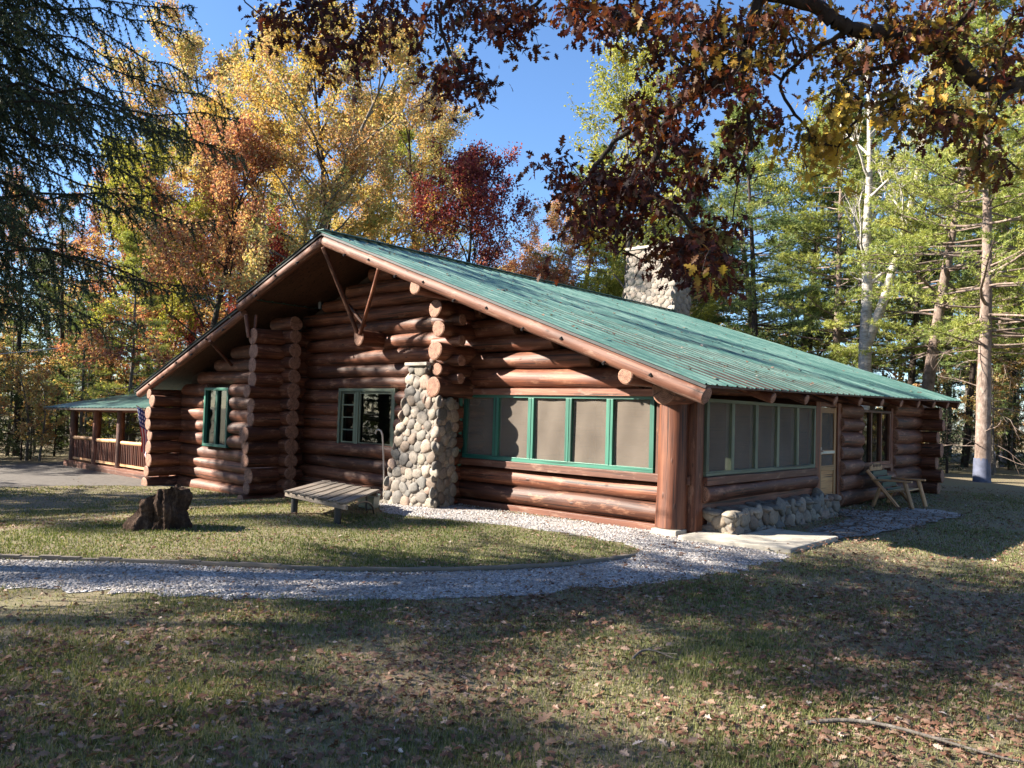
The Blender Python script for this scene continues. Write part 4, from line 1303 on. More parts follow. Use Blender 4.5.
def deciduous(seed, h, Rc, r0, limbs=20, subs=6, twigs=5, lpt=22, lsize=.15, lean=(0, 0), lo=.3, updir=.55, sparse=1.0, spread=.30, fork=False):
    R = np.random.default_rng(seed); wd = MB(); lf = MB(); LP = []
    d0 = nrm(np.array([lean[0], lean[1], 1.0]))
    tr = curve(R, (0, 0, -.2), d0, h * .93, 14, .045, .02)
    tube(wd, tr, r0 * (1 - np.linspace(0, 1, 15) ** 1.1 * .9), 10)
    mains = [tr]
    if fork:
        p, d = at(tr, .28); t2 = curve(R, p, d + np.array([.28, .1, 0]), h * .65, 11, .05, .05); tube(wd, t2, r0 * .7 * (1 - np.linspace(0, .92, 12)), 8); mains.append(t2)
    az = R.random() * 6
    for k in range(limbs):
        tt = lo + (.97 - lo) * (k + R.random() * .6) / limbs
        mt = mains[k % len(mains)]
        p, d = at(mt, tt if mt is tr else max(.1, (tt - .3) / .7))
        az += 2.4 + R.normal(0, .3)
        el = .25 + updir * (.4 + tt) + R.normal(0, .12)
        prof = math.sin(PI * min(1, (tt - lo) / (1 - lo) * .72 + .22)) ** .8
        L = Rc * max(.25, prof) * R.uniform(.75, 1.12)
        dr_ = np.array([math.cos(az) * math.cos(el), math.sin(az) * math.cos(el), math.sin(el)])
        lb = curve(R, p, dr_, L, 8, .13, .05); rl = r0 * .36 * (1 - tt * .55)
        tube(wd, lb, rl * (1 - np.linspace(0, .88, 9)), 6, cap=False)
        for s in range(subs):
            ts = .25 + .75 * (s + R.random()) / subs; p2, d2 = at(lb, min(ts, .99))
            dd = rotv(d2, R.normal(0, 1, 3), R.uniform(.4, 1.0)); L2 = L * .42 * (1.15 - ts * .5)
            sb = curve(R, p2, dd, L2, 5, .16, .06); tube(wd, sb, rl * .32 * (1 - np.linspace(0, .8, 6)), 4, cap=False)
            for w in range(twigs):
                tw = .2 + .8 * R.random(); p3, d3 = at(sb, tw)
                dd3 = rotv(d3, R.normal(0, 1, 3), R.uniform(.3, 1.1)); L3 = R.uniform(.35, .8)
                tg = curve(R, p3, dd3, L3, 3, .2, .0); tube(wd, tg, [.012, .01, .007, .004], 3, cap=False)
                if R.random() > sparse: continue
                m_ = int(lpt * R.uniform(.6, 1.3))
                tl = R.random(m_) * 3; i0 = np.minimum(tl.astype(int), 2); fr = (tl - i0)[:, None]
                LP.append(tg[i0] * (1 - fr) + tg[i0 + 1] * fr + R.normal(0, spread * .5, (m_, 3)))
    if LP:
        cl = np.concatenate([np.full(len(p), R.normal(0, .16)) for p in LP]); P = np.concatenate(LP)
        rnd = np.clip(.5 + cl + R.normal(0, .2, len(P)) + .10 * np.sin(P[:, 2] * .9) , 0, 1)
        diamonds(lf, P, lsize, R, rnd)
    return wd, lf


def tufts(mb, P, D, R, L=.14, w=.016, k=9, spread=.9, rnd=None):
    n = len(P); D = np.repeat(nrm(D), k, 0); Pk = np.repeat(P, k, 0)
    d = nrm(D + R.normal(0, spread, (n * k, 3))); sd = nrm(np.cross(d, R.normal(0, 1, (n * k, 3))))
    l = L * R.uniform(.6, 1.15, (n * k, 1))
    V = np.stack([Pk - sd * w / 2, Pk + sd * w / 2, Pk + d * l + np.array([0, 0, -.1]) * l], 1).reshape(-1, 3)
    r = np.repeat(rnd if rnd is not None else R.random(n), k) + R.normal(0, .08, n * k)
    mb.add(V, np.arange(3 * n * k).reshape(-1, 3), 0, np.repeat(np.clip(r, 0, 1), 3))


def pine(seed, h, Rc, r0, lo=.35, whorls=22, per=4, subs=9, tf=5, lean=(0, 0), dead=8, L=.17, w=.02, k=9, droop=.0, top_el=.6, pad=.16):
    """long-needled pine: level plates of foliage at the ends of bare boughs"""
    R = np.random.default_rng(seed); wd = MB(); nd = MB()
    tr = curve(R, (0, 0, -.2), nrm(np.array([lean[0], lean[1], 1.0])), h + .2, 16, .009, .01)
    tube(wd, tr, r0 * (1 - np.linspace(0, .95, 17) ** 1.15), 12, bump=.03, R=R)
    P = []; D = []; Rn = []
    for q in range(whorls):
        t_ = lo + (.985 - lo) * q / (whorls - 1)
        for b in range(per):
            az = R.random() * 2 * PI; el = -.05 - droop + top_el * max(0, (t_ - .6)) * 2 + R.normal(0, .1)
            p, _ = at(tr, min(.99, t_ + R.normal(0, .006)))
            prof = (1 - (t_ - lo) / (1 - lo)) ** .65 * (.55 + .45 * min(1, (t_ - lo) / .12 + .3))
            Lb = max(.4, Rc * prof * R.uniform(.6, 1.15))
            dr_ = np.array([math.cos(az) * math.cos(el), math.sin(az) * math.cos(el), math.sin(el)])
            bb = curve(R, p, dr_, Lb, 6, .07, .035); tube(wd, bb, (.008 + .011 * Lb) * (1 - np.linspace(0, .85, 7)), 5, cap=False)
            cr_ = R.normal(0, .15)
            for s in range(subs):
                ts = .32 + .68 * (s + R.random()) / subs; p2, d2 = at(bb, min(.99, ts))
                side = nrm(np.cross(d2, (0, 0, 1))) * (1 if s % 2 else -1)
                d3 = nrm(d2 * R.uniform(.5, 1.1) + side * R.uniform(.4, 1) + np.array([0, 0, R.normal(.12, .1)]))
                L2 = Lb * .30 * (1.25 - ts) + .18
                sb = curve(R, p2, d3, L2, 3, .12, .05); tube(wd, sb, [.012, .009, .006, .004], 3, cap=False)
                for f_ in range(tf):
                    p3, d4 = at(sb, .15 + .84 * (f_ + R.random()) / tf)
                    P.append(p3 + R.normal(0, pad * .5, 3) * [1, 1, .45]); D.append(nrm(d4 + np.array([0, 0, .5]))); Rn.append(np.clip(.5 + cr_ + R.normal(0, .15), 0, 1))
    for q in range(dead):
        t_ = lo * R.uniform(.25, 1.15); p, _ = at(tr, t_); az = R.random() * 2 * PI
        L2 = R.uniform(.8, 2.6) * min(1, Rc / 3); dr_ = np.array([math.cos(az), math.sin(az), R.normal(-.02, .15)])
        bb = curve(R, p, dr_, L2, 6, .2, -.03); tube(wd, bb, np.linspace(.017, .004, 7), 5, cap=False)
        for s in range(5):
            p2, d2 = at(bb, R.uniform(.3, .98)); tube(wd, curve(R, p2, rotv(d2, R.normal(0, 1, 3), .7), L2 * .3, 3, .15, 0), [.009, .007, .005, .002], 3, cap=False)
    tufts(nd, np.array(P), np.array(D), R, L, w, k, .85, np.array(Rn))
    return wd, nd


def spruce(seed, h, prof, r0, whorl=.28, per=5, L=.07, w=.010, k=7, lo=1.2, tw_sp=.16, n_sp=.05, droop=.25, dense=1.0, gaps=.0, hang=False):
    """drooping spruce: boughs with hanging sprays"""
    R = np.random.default_rng(seed); wd = MB(); nd = MB()
    tr = curve(R, (0, 0, -.2), (0, 0, 1), h + .2, 12, .01, .01)
    tube(wd, tr, r0 * (1 - np.linspace(0, .97, 13)), 12)
    P = []; D = []; Rn = []
    z = lo
    while z < h - .15:
        for b in range(per):
            if R.random() < gaps: continue
            az = R.random() * 2 * PI; zz = z + R.uniform(-.12, .12)
            Lb = prof(zz) * R.uniform(.5 if hang else .72, 1.08)
            if Lb < .12: continue
            p = np.array([0, 0, zz]); n_ = 9; pts = [p]
            for i in range(n_):
                s_ = (i + 1) / n_
                zc = zz + Lb * (.10 * s_ - droop * s_ ** 1.6 + .10 * s_ ** 4) + (R.normal(0, .035) if hang else 0)
                pts.append(np.array([math.cos(az) * Lb * s_, math.sin(az) * Lb * s_, zc]) + R.normal(0, .05 if hang else .02, 3))
            pts = np.array(pts); tube(wd, pts, (.004 + .0055 * Lb if hang else .008 + .008 * Lb) * (1 - np.linspace(0, .85, n_ + 1)), 5, cap=False)
            m_ = max(3, int(Lb / tw_sp * dense)); tint = R.normal(0, .12)
            for s in range(m_):
                ts = .18 + .82 * (s + R.random() * .8) / m_
                p2, d2 = at(pts, min(.99, ts)); side = nrm(np.cross(d2, (0, 0, 1))) * (1 if s % 2 else -1)
                L2 = (.16 + (.15 if hang else .22) * Lb * (1.1 - ts)) * R.uniform(.5, 1.35)
                d3 = nrm(d2 * .7 + side * R.uniform(.4, 1.0) + (R.normal(0, .35, 3) if hang else 0) + np.array([0, 0, -R.uniform(.1, 1.7) if hang else -R.uniform(.15, .9)]))
                sb = curve(R, p2, d3, L2, 4, .10, -.10); tube(wd, sb, [.006, .005, .004, .003, .002], 3, cap=False)
                q_ = max(2, int(L2 / n_sp))
                for f_ in range(q_):
                    p3, d4 = at(sb, (f_ + .5) / q_); P.append(p3); D.append(d4); Rn.append(np.clip(.45 + tint + R.normal(0, .15) + .25 * (f_ / q_), 0, 1))
            q_ = max(2, int(Lb / n_sp * .5))
            for f_ in range(q_):
                p3, d4 = at(pts, .3 + .69 * (f_ + .5) / q_); P.append(p3); D.append(d4); Rn.append(np.clip(.4 + tint, 0, 1))
        z += whorl * (1 + .2 * (z / h))
    tufts(nd, np.array(P), np.array(D), R, L, w, k, .75, np.array(Rn))
    return wd, nd


def plant(name, wl, pos, bark_m, leaf_m, label, cat, group=None, rz=0.0, sc=1.0):
    root = empty(name, pos, label, cat, group); root.rotation_euler = (0, 0, rz); root.scale = (sc,) * 3
    w_, l_ = wl
    o1 = w_.build('trunk', bark_m); o1.parent = root
    if l_.v:
        o2 = l_.build('crown', leaf_m); o2.parent = root
    return root


def replant(src, pos, label, rz=0.0, sc=1.0, mats=None, group=None):
    r = src.copy(); COL.objects.link(r); r.location = pos; r.rotation_euler = (0, 0, rz); r.scale = (sc,) * 3
    r['label'] = label
    if group: r['group'] = group
    for ch_ in list(src.children):
        c_ = ch_.copy(); c_.parent = r; COL.objects.link(c_)
        if mats and ch_.name.startswith('crown'):
            c_.material_slots[0].link = 'OBJECT'; c_.material_slots[0].material = mats
    return r


# --- broadleaf trees behind the cabin
GB = 'autumn trees behind the cabin'
yA = plant('maple_tree', deciduous(101, 19.5, 6.3, .26, 24, 7, 6, 38, .135, lean=(-.06, .05), lo=.22), cf(338, 34), M['bark_dark'], M['lf_yellow'], 'tallest golden yellow maple rising right behind the cabin ridge', 'tree', GB)
yB = plant('maple_tree', deciduous(102, 18.2, 5.4, .22, 22, 7, 6, 38, .135, lean=(.12, -.02), lo=.25), cf(262, 31), M['bark_grey'], M['lf_gold'], 'leaning gold and orange maple left of the cabin ridge', 'tree', GB)
rA = plant('oak_tree', deciduous(103, 14.2, 5.4, .2, 20, 7, 6, 38, .135, lo=.15), cf(470, 37), M['bark_dark'], M['lf_red'], 'dark crimson oak behind the roof right of the ridge peak', 'tree', GB)
oA = plant('oak_tree', deciduous(104, 12.5, 4.4, .18, 18, 7, 6, 38, .135, lo=.12), cf(196, 30), M['bark_dark'], M['lf_orange'], 'rusty orange oak above the left end of the cabin roof', 'tree', GB)
replant(yB, cf(190, 39), 'pale gold maple standing far back over the left eave', 2.1, 1.35, M['lf_gold'], GB)
replant(yA, cf(418, 42), 'yellow maple far back between the golden maple and the crimson oak', 1.1, .98, M['lf_gold'], GB)
replant(oA, cf(528, 42), 'small russet oak low behind the roof near the blue sky gap', 1.7, .82, M['lf_orange'], GB)
replant(oA, cf(592, 44), 'low yellow broadleaf tree just left of the chimney', .4, .80, M['lf_lime'], GB)
replant(rA, cf(232, 35), 'dull red oak between the orange and gold trees at left', 3.0, .78, M['lf_red'], GB)
replant(oA, cf(150, 37), 'orange brown oak behind the bright young pine at left', 2.6, 1.05, M['lf_orange'], GB)
tA = plant('aspen_tree', deciduous(105, 24, 4.6, .2, 30, 6, 5, 20, .16, lo=.30, sparse=.85), cf(612, 40), M['bark_grey'], M['lf_lime'], 'tall slender yellow green aspen above the chimney', 'tree', GB)
replant(tA, cf(668, 46), 'thin yellow green aspen right behind the chimney', 2.0, .95, None, GB)
replant(yA, cf(798, 47), 'yellow maple high behind the forked birch', 2.5, 1.05, M['lf_lime'], GB)
# birch: pale forked stem, almost bare
plant('birch_tree', deciduous(106, 18.5, 3.4, .30, 22, 6, 5, 5, .13, lean=(-.04, .02), lo=.42, sparse=.25, fork=True), cf(862, 31), M['bark_birch'], M['lf_lime'], 'pale forked birch with nearly bare limbs behind the roof', 'tree')
for px, d, sc, rz, lb, src, mt in ((375, 50, 1.05, 2.2, 'lime and yellow maple deep behind the golden maple', yA, M['lf_lime']), (120, 50, 1.1, .9, 'tall gold maple behind the orange oaks at far left', yB, M['lf_gold']),
                               (235, 52, 1.15, 3.9, 'high yellow maple filling the sky over the left eave', yA, M['lf_yellow']), (160, 33, .72, 5.0, 'low yellow green sapling before the orange oak', yB, M['lf_lime']),
                               (505, 50, .9, .3, 'russet and gold maple behind the crimson oak', yB, M['lf_orange']), (640, 52, 1.0, 4.4, 'lime maple filling the gap behind the chimney', yB, M['lf_lime']),
                               (700, 40, .62, 1.9, 'small gold maple right of the chimney', yB, M['lf_lime']), (60, 48, .9, 2.8, 'dull orange maple deep in the left wood', yB, M['lf_orange'])):
    replant(src, cf(px, d), lb, rz, sc, mt, GB)
# --- pines
GPN = 'pines at the right edge of the yard'
pA = plant('pine_tree', pine(201, 16.5, 4.6, .235, lo=.27, whorls=26, per=4, subs=12, tf=8, dead=16, w=.026), cf(983, 25), M['bark_pine'], M['nd_bright'], 'sunlit pine with pale trunk and blue grey band at its foot right of the cabin', 'tree', GPN)
pB = plant('pine_tree', pine(202, 17.5, 4.8, .26, lo=.28, whorls=26, per=4, subs=12, tf=8, lean=(.10, .10), dead=16, w=.028), cf(915, 30), M['bark_pine'], M['nd_bright'], 'leaning pine just behind the far eave of the cabin', 'tree', GPN)
pC = plant('pine_tree', pine(203, 16, 3.2, .17, lo=.28, whorls=24, per=4, subs=9, tf=6, w=.026, lean=(-.08, .0), dead=20), cf(764, 32), M['bark_dark'], M['nd_pine'], 'thin crooked dark pine right of the chimney', 'tree')
mb = MB(); x_, y_, z_ = cf(983, 25)
R_ = np.random.default_rng(9); tube(mb, [(0, 0, -.05), (0, 0, .75)], [.265, .238], 20, cap=False)
o = mb.build('foot_band', M['band']); o.parent = pA  # blue grey sleeve round the foot of the trunk
for px, d, sc, rz, lb, src, mt in ((1075, 27, 1.0, 1.2, 'tall pine whose boughs enter at the right edge', pA, None), (1120, 36, 1.1, 2.6, 'pine far right behind the sunlit trunk', pB, M['nd_pine']),
                               (875, 41, 1.05, 3.9, 'green pine between birch and leaning pine', pB, M['nd_pine']), (948, 44, .95, 5.1, 'green pine behind the gap between the two pale pine trunks', pA, M['nd_pine']),
                               (712, 44, .95, .7, 'sparse pine behind the red leaves right of the chimney', pC, None), (806, 42, 1.05, 2.2, 'thin pine between the crooked pine and the birch', pC, None),
                               (1012, 40, 1.0, 4.4, 'thin pine trunk against the light at the right edge', pC, None), (1035, 52, 1.1, 1.4, 'farthest slim pine at the right edge', pC, None),
                               (690, 42, 1.0, 1.9, 'full green pine just right of the chimney', pB, M['nd_pine']), (835, 39, 1.05, 4.9, 'full pine hiding the foot of the birch', pA, M['nd_bright']), (770, 50, 1.25, 3.3, 'broad pale pine behind the crooked pine', pB, M['nd_bright']),
                               (1000, 36, 1.1, 5.6, 'bright pine behind the sunlit trunk', pA, M['nd_bright']),
                               (560, 52, 1.15, .2, 'pine showing pale green in the gap left of the chimney', pB, M['nd_pine']),
                               (905, 38, 1.1, 3.0, 'slim dark pine trunk just left of the leaning pine', pC, None), (965, 34, .9, 3.3, 'slim pine trunk between the leaning pine and the sunlit pine', pC, None)):
    replant(src, cf(px, d), lb, rz, sc, mt, 'pine wood behind the cabin')
# --- spruces and firs (shared shapes)
sprof = lambda h, r: (lambda z: r * max(0, (1 - z / h)) ** .8)
fA = plant('fir_tree', spruce(301, 11, sprof(11, 2.3), .14, .42, 5, .16, .030, 6, .5, .26, .11, .12), cf(20, 31), M['bark_dark'], M['nd_mid'], 'mid green fir at the far left edge behind the gravel', 'tree')
fB = plant('fir_tree', spruce(302, 4.6, sprof(4.6, 1.25), .07, .26, 5, .12, .022, 6, .3, .2, .09, -.05), cf(800, 29), M['bark_dark'], M['nd_mid'], 'little pointed fir peeping over the roof before the birch', 'tree')
GF = 'firs behind the side porch'
for px, d, sc, rz, lb, src, mt in ((62, 36, 1.15, 1.0, 'tall fir behind the left end of the side porch', fA, M['nd_mid']), (108, 40, 1.1, 2.0, 'fir standing behind the middle posts of the side porch', fA, M['nd_pine']),
                               (-30, 34, 1.25, 3.0, 'fir beyond the left edge of the gravel drive', fA, M['nd_mid']), (165, 46, 1.3, 4.0, 'dark fir between the orange oaks at left', fA, M['nd_mid']),
                               (-75, 27, 1.0, .5, 'fir nearest the drive beyond the left edge', fA, M['nd_mid'])):
    replant(src, cf(px, d), lb, rz, sc, mt, GF)
replant(fB, cf(25, 28.5), 'low dark fir bush beside the gravel at far left', .7, .55, M['nd_spruce'], 'undergrowth firs')
replant(fB, cf(58, 31), 'shaggy low fir left of the side porch', 1.9, .62, M['nd_spruce'], 'undergrowth firs')
replant(fB, cf(-10, 30), 'rounded low fir at the extreme left edge', 2.9, .7, M['nd_mid'], 'undergrowth firs')
replant(fB, cf(948, 29), 'dark young fir beside the far corner of the cabin', 2.2, .78, M['nd_spruce'], 'undergrowth firs')
replant(fB, cf(932, 33), 'dark young fir directly behind the far log corner', 4.2, .95, M['nd_mid'], 'undergrowth firs')
replant(fB, cf(1010, 33), 'young fir right of the sunlit pine trunk', 5.2, .85, M['nd_mid'], 'undergrowth firs')
replant(fB, cf(735, 36), 'young fir low behind the roof right of the chimney', 5.2, 1.25, M['nd_mid'], 'undergrowth firs')
replant(fB, cf(842, 36), 'young fir low behind the roof at the foot of the birch', 3.1, 1.1, M['nd_pine'], 'undergrowth firs')
yp = plant('pine_tree', pine(205, 8.2, 2.0, .09, lo=.10, whorls=18, per=5, subs=7, tf=5, dead=0, droop=.05, L=.14), cf(128, 29), M['bark_grey'], M['nd_bright'], 'bright yellow green young pine above the side porch roof', 'tree')
replant(yp, cf(85, 33), 'paler young pine behind the side porch posts', 2.0, .8, M['nd_pine'])
replant(yp, cf(40, 42), 'grey green young pine deep in the wood at left', 4.0, 1.2, M['nd_pine'])

# --- dark spruce whose boughs hang into the upper left
zs = [0, 1.8, 2.4, 3.4, 4.6, 6.0, 7.0, 7.9, 9.5, 13]; ls = [0, 2.2, 2.9, 3.3, 3.6, 4.4, 4.3, 3.0, 1.5, .1]
big = plant('spruce_tree', spruce(310, 13, lambda z: float(np.interp(z, zs, ls)),   .18, .21, 12, .055, .014, 8, 3.3, .09, .045, .34, 1.0, .22, True), cf(-105, 8.0), M['bark_dark'], M['nd_spruce'], 'big dark spruce with drooping boughs filling the upper left', 'tree', sc=.86)

# --- overhanging red oak at the upper right, grown bough by bough
def cr_pt(P, i, t):
    a = P[max(i - 1, 0)]; b = P[i]; c = P[i + 1]; d = P[min(i + 2, len(P) - 1)]
    return .5 * (2 * b + (c - a) * t + (2 * a - 5 * b + 4 * c - d) * t * t + (3 * b - a - 3 * c + d) * t ** 3)


def oak_overhang():
    R = np.random.default_rng(77)
    nodes = []; par = []
    def addpath(pl, start=None, sub=5):
        prev = start
        P = [np.array(pt(*p)) if isinstance(p, tuple) else p for p in pl]
        for i in range(len(P) - 1):
            for s_ in range(sub):
                q_ = cr_pt(P, i, s_ / sub) + (R.normal(0, .006, 3) if s_ or i else 0)
                nodes.append(q_); par.append(prev if prev is not None else -1); prev = len(nodes) - 1
        nodes.append(P[-1]); par.append(prev); return len(nodes) - 1
    trunk = pt(1330, 330, 6.6); tb = np.array(cf(1330, 6.6))
    addpath([np.array([tb[0], tb[1], tb[2] - .2]), trunk, np.array(pt(1300, 60, 6.6)), np.array(pt(1290, -300, 6.8)), np.array(pt(1270, -700, 7))], None, 4)
    near = lambda p: int(np.argmin(np.linalg.norm(np.array(nodes) - p, axis=1)))
    def limb(pl, sub=5):
        P0 = np.array(pt(*pl[0])); return addpath(pl, near(P0), sub)
    limb([(1290, 110, 6.6), (1180, 90, 6.5), (1100, 95, 6.4), (1024, 84, 6.3), (985, 84, 6.3), (955, 60, 6.2), (935, 38, 6.2), (890, 33, 6.1), (850, 28, 6.0), (812, 5, 6.0), (760, -8, 5.9), (700, -12, 6.0), (640, -20, 6.1), (560, -25, 6.3), (470, -18, 6.5), (400, -12, 6.7), (330, 0, 6.9), (280, 14, 7.1)])
    limb([(1024, 84, 6.3), (1000, 100, 6.2), (985, 118, 6.2), (955, 108, 6.1), (935, 112, 6.1), (900, 118, 6.0)])
    limb([(935, 38, 6.2), (905, 60, 6.1), (870, 70, 6.1), (845, 82, 6.0), (862, 105, 6.0), (850, 128, 6.0)])
    limb([(760, -8, 5.9), (752, 20, 5.9), (745, 55, 5.9), (728, 75, 5.9), (700, 90, 5.9), (680, 102, 5.8), (665, 125, 5.8), (655, 160, 5.8), (645, 190, 5.8), (640, 225, 5.8)])
    limb([(745, 55, 5.9), (742, 90, 6.0), (748, 115, 6.0), (752, 148, 6.0)])
    limb([(680, 102, 5.8), (630, 130, 5.9), (600, 160, 5.9), (580, 190, 5.9)])
    limb([(645, 190, 5.8), (680, 215, 5.7), (700, 240, 5.7), (715, 262, 5.7)])
    limb([(640, 225, 5.8), (625, 245, 5.8), (615, 262, 5.8)])
    limb([(470, -18, 6.5), (440, 15, 6.5), (450, 50, 6.5), (470, 80, 6.5)])
    limb([(560, -25, 6.3), (530, 10, 6.3), (500, 25, 6.3)])
    limb([(850, 28, 6.0), (800, 60, 6.2), (780, 85, 6.3), (800, 120, 6.3), (820, 140, 6.4)])
    nm = len(nodes)
    # foliage masses: (px, py, spread x, spread y, distance, clusters, tint); the highest tints paint sunlight into the leaf colour
    mass = [(300, 22, 45, 26, 7.0, 26, .12), (370, 30, 48, 30, 6.8, 34, .14), (345, 62, 26, 20, 6.8, 10, .15), (440, 12, 40, 16, 6.5, 20, .15), (458, 78, 32, 22, 6.5, 26, .12), (500, 25, 30, 22, 6.3, 16, .15),
            (560, 12, 45, 18, 6.2, 26, .2), (620, 18, 45, 26, 6.0, 34, .3), (690, 30, 50, 34, 5.9, 42, .35), (740, 60, 40, 30, 5.9, 26, .45), (790, 30, 45, 30, 6.0, 34, .5),
            (700, 75, 50, 25, 5.9, 30, .3), (655, 120, 40, 22, 5.8, 28, .25), (590, 182, 44, 26, 5.9, 36, .12), (640, 200, 42, 36, 5.8, 40, .12), (592, 222, 38, 20, 5.9, 20, .18), (695, 245, 36, 28, 5.7, 34, .15), (668, 256, 30, 16, 5.8, 9, .25), (715, 270, 22, 22, 5.7, 12, .25),
            (690, 165, 36, 28, 5.8, 22, .2), (740, 130, 26, 20, 6.0, 12, .4), (860, 60, 45, 30, 6.1, 30, .55), (920, 25, 50, 26, 6.2, 34, .5), (985, 45, 40, 36, 6.2, 30, .55), (890, 105, 45, 22, 6.0, 26, .6), (955, 125, 42, 22, 6.1, 26, .55),
            (985, 165, 30, 16, 6.1, 14, .6), (815, 150, 32, 26, 6.4, 30, .93), (840, 110, 30, 18, 6.2, 14, .85), (1060, 60, 50, 60, 6.4, 40, .5), (1150, 40, 60, 70, 6.5, 40, .4), (780, -60, 300, 40, 6.2, 90, .4), (1000, -80, 160, 60, 6.4, 60, .4)]
    tg = []
    for px, py, sx, sy, d, n_, tint in mass:
        for _ in range(n_):
            tg.append((pt(px + R.normal(0, sx * .62), py + R.normal(0, sy * .62), d + R.normal(0, .38)), tint))
    order = sorted(range(len(tg)), key=lambda i: np.min(np.linalg.norm(np.array(nodes[:nm]) - tg[i][0], axis=1)))
    clus = []
    NA = np.array(nodes)
    for i in order:
        p, tint = tg[i]; j = int(np.argmin(np.linalg.norm(NA - p, axis=1))); a = NA[j]; L = np.linalg.norm(p - a)
        k_ = max(2, int(L / .12)); prev = j; new = []
        for s_ in range(1, k_ + 1):
            f_ = s_ / k_; q_ = a + (p - a) * f_ + np.array([0, 0, .16 * L * math.sin(f_ * PI)]) + (R.normal(0, .018, 3) if s_ < k_ else 0)
            nodes.append(q_); par.append(prev); prev = len(nodes) - 1; new.append(q_)
        NA = np.concatenate([NA, new]); clus.append((p, p - NA[par[prev]], tint))
    cnt = np.ones(len(nodes))
    for i in range(len(nodes) - 1, 0, -1):
        if par[i] >= 0: cnt[par[i]] += cnt[i]
    NA = np.array(nodes); rad = .0026 * cnt ** .42; rad[:len(rad)] = np.minimum(rad, .16)
    wd = MB()
    for i in range(1, len(nodes)):
        j = par[i]
        if j < 0: continue
        tube(wd, [NA[j], NA[i] + (NA[i] - NA[j]) * .04], [max(rad[j] if cnt[j] < cnt[i] * 1.6 else rad[i] * 1.05, rad[i]), rad[i]], 6 if rad[i] > .008 else 4, cap=False)
    lf = MB(); P = []; D = []; N = []; Ls = []; Rn = []
    for p, d, tint in clus:
        d = nrm(d + np.array([0, 0, -.15])); n_ = R.integers(12, 19); ct = R.normal(0, .16)
        for _ in range(n_):
            dd = nrm(d * R.uniform(.2, 1) + R.normal(0, .75, 3) + np.array([0, 0, -.12]))
            P.append(p + R.normal(0, .055, 3)); D.append(dd); N.append(np.array([0, 0, 1]) + R.normal(0, .55, 3)); Ls.append(R.uniform(.045, .095)); Rn.append(np.clip(tint + ct + R.normal(0, .12), 0, 1))
    leaves(lf, np.array(P), np.array(D), np.array(N), np.array(Ls), OUT, np.array(Rn), curl=.2)
    root = empty('oak_tree', tuple(tb), 'overhanging oak with dark red and sunlit yellow lobed leaves across the top', 'tree')
    for mb_, nm_, mt in ((wd, 'trunk', M['bark_dark']), (lf, 'crown', M['lf_oak'])):
        o = mb_.build(nm_, mt, None, tuple(tb)); o.parent = root; o.location = (0, 0, 0)
oak_overhang()

# --- shade trees standing left of and behind the photographer
GS = 'shade trees left of the yard'
for x_, y_, sc, rz, lb, src, mt in (
        (-33, 3.0, 1.5, 2., 'thin pine left of the near lawn', pC, M['nd_pine']), (-28, -.5, 1.5, 4., 'slim pine behind the left lawn', pC, M['nd_pine']),
        (-37, 10.3, 1.3, 5., 'lone thin pine facing the gravel path', pC, None), (-44, 4.0, 1.25, 3., 'aspen beyond the left lawn', tA, None), (-24, 5.0, .95, 1.2, 'nearer aspen beside the left lawn', tA, None),
        (-19, 16.2, 1.9, 1., 'tall narrow fir left of the far lawn', fA, None), (-20, 17.7, 1.95, 4.6, 'second tall fir beyond the far lawn', fA, None),
        (-23, 17.0, 1.2, 2.6, 'russet oak between the tall firs at left', oA, None), (-26, 27.0, 1.0, 2.0, 'pine shading the gravel drive at far left', pA, M['nd_pine']),
        (-15, -11, 1.1, 1., 'pine behind the near lawn', pA, M['nd_pine']), (-6, -15, 1.0, 2., 'maple behind the viewpoint', yA, None), (4, -13, 1.1, 3., 'pine behind the viewpoint', pB, M['nd_pine']),
        (13, -11, 1.0, 4., 'maple behind the right lawn', yB, None), (-24, -14, 1.1, 5., 'maple far behind the near lawn', yA, M['lf_orange']), (22, -4, 1.1, .5, 'pine right of the viewpoint', pA, M['nd_pine']), (26, 8, 1.0, 2.5, 'pine beyond the right lawn', pB, M['nd_bright'])):
    p = CAM + RT0 * x_ + FW0 * y_
    replant(src, (p[0], p[1], float(gz(p[0], p[1]))), lb, rz, sc, mt, GS)

# --- distant woodland ring (one mass)
far = MB(); farw = MB(); R_ = np.random.default_rng(400)
pr1 = spruce(401, 13, sprof(13, 2.4), .15, .8, 4, .30, .07, 5, 1.5, .5, .28, .10)
pr2 = pine(402, 17, 3.4, .2, .35, 14, 3, 5, 3, (0, 0), 4, .30, .05, 7)
pr3 = deciduous(403, 14, 4, .2, 14, 5, 4, 10, .32, lo=.2)
fm = MB(); fm2 = MB(); fm3 = MB()
for k_ in range(420):
    a = R_.uniform(-62, 66) if k_ < 320 else R_.uniform(66, 298); d = R_.uniform(46, 95) if k_ < 320 else R_.uniform(62, 90)
    if -8 < a < 4 and R_.random() < .5: continue
    p = CAM + FW0 * d * math.cos(math.radians(a)) + RT0 * d * math.sin(math.radians(a))
    q = R_.random(); pr, tgt = (pr1, 0) if q < .42 else ((pr2, 1) if q < .75 else (pr3, 2))
    s_ = R_.uniform(.75, 1.1) * (.8 if abs(a - 2) < 7 else 1)
    if 190 < k_ < 320: s_ *= .35; pr, tgt = ((pr1, 0) if q < .6 else (pr3, 2))
    off = (p[0], p[1], float(gz(p[0], p[1])) - .2); rz = R_.random() * 6
    farw.merge(pr[0], None, off, s_, rz); (fm, fm2, fm3)[tgt].merge(pr[1], None, off, s_, rz)
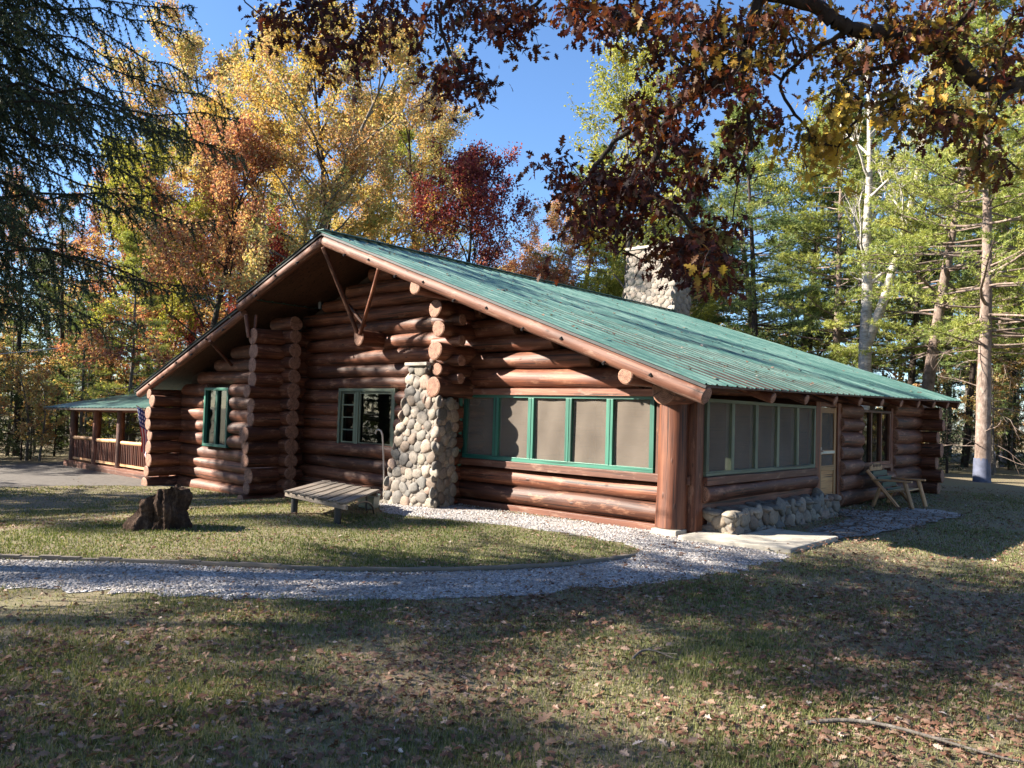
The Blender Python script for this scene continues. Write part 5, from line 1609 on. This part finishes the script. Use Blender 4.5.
for k_ in range(300):
    a = R_.uniform(-46, 44); d = R_.uniform(33, 46) if (a < -26 or a > 27) else R_.uniform(42, 52)
    p = CAM + FW0 * d * math.cos(math.radians(a)) + RT0 * d * math.sin(math.radians(a))
    q = R_.random(); pr, tgt = (pr1, fm) if q < .45 else ((pr2, fm2) if q < .7 else (pr3, fm3))
    off = (p[0], p[1], float(gz(p[0], p[1])) - .3); rz = R_.random() * 6; s_ = R_.uniform(.2, .46)
    farw.merge(pr[0], None, off, s_, rz); tgt.merge(pr[1], None, off, s_, rz)
forest = MB()
for src, mi in ((farw, 0), (fm, 1), (fm2, 2), (fm3, 3)):
    for i_, (fa_, mt_, sm_) in enumerate(src.f): src.f[i_] = (fa_, np.full(len(fa_), mi), sm_)
    forest.merge(src)
tag(forest.build('distant_forest', [M['bark_grey'], M['nd_mid'], M['nd_pine'], M['lf_gold']]), 'distant mixed woodland behind the yard', 'woodland', kind='stuff')

# ------------------------------------------------------------------ light
SUN = nrm(np.array([-1.1, -1.0, .86]))
el = math.asin(SUN[2])
w = bpy.data.worlds.new("World"); S.world = w; w.use_nodes = True
nt = w.node_tree; nt.nodes.clear()
sky = nt.nodes.new('ShaderNodeTexSky'); sky.sky_type = 'NISHITA'; sky.sun_disc = False
sky.sun_elevation = el; sky.sun_rotation = math.atan2(SUN[0], SUN[1]); sky.air_density = 1.0; sky.dust_density = .4; sky.ozone_density = 7.0; sky.altitude = 300
bg = nt.nodes.new('ShaderNodeBackground'); bg.inputs[1].default_value = .068
wo = nt.nodes.new('ShaderNodeOutputWorld'); nt.links.new(sky.outputs[0], bg.inputs[0]); nt.links.new(bg.outputs[0], wo.inputs[0])
ld = bpy.data.lights.new('sun', 'SUN'); ld.energy = 5.0; ld.angle = math.radians(.55); ld.color = (1.0, .93, .82)
lo_ = bpy.data.objects.new('sun', ld); COL.objects.link(lo_); lo_.rotation_euler = Vector(-SUN).to_track_quat('-Z', 'Y').to_euler(); lo_.location = (0, 0, 30)

S.view_settings.view_transform = 'Standard'; S.view_settings.look = 'None'; S.view_settings.gamma = 1; S.view_settings.use_curve_mapping = False
S.view_settings.exposure = 2.08
S.view_settings.use_white_balance = True; S.view_settings.white_balance_temperature = 6700
S.cycles.use_denoising = True
S.cycles.max_bounces = 8; S.cycles.transparent_max_bounces = 12
S.cycles.sample_clamp_indirect = 8
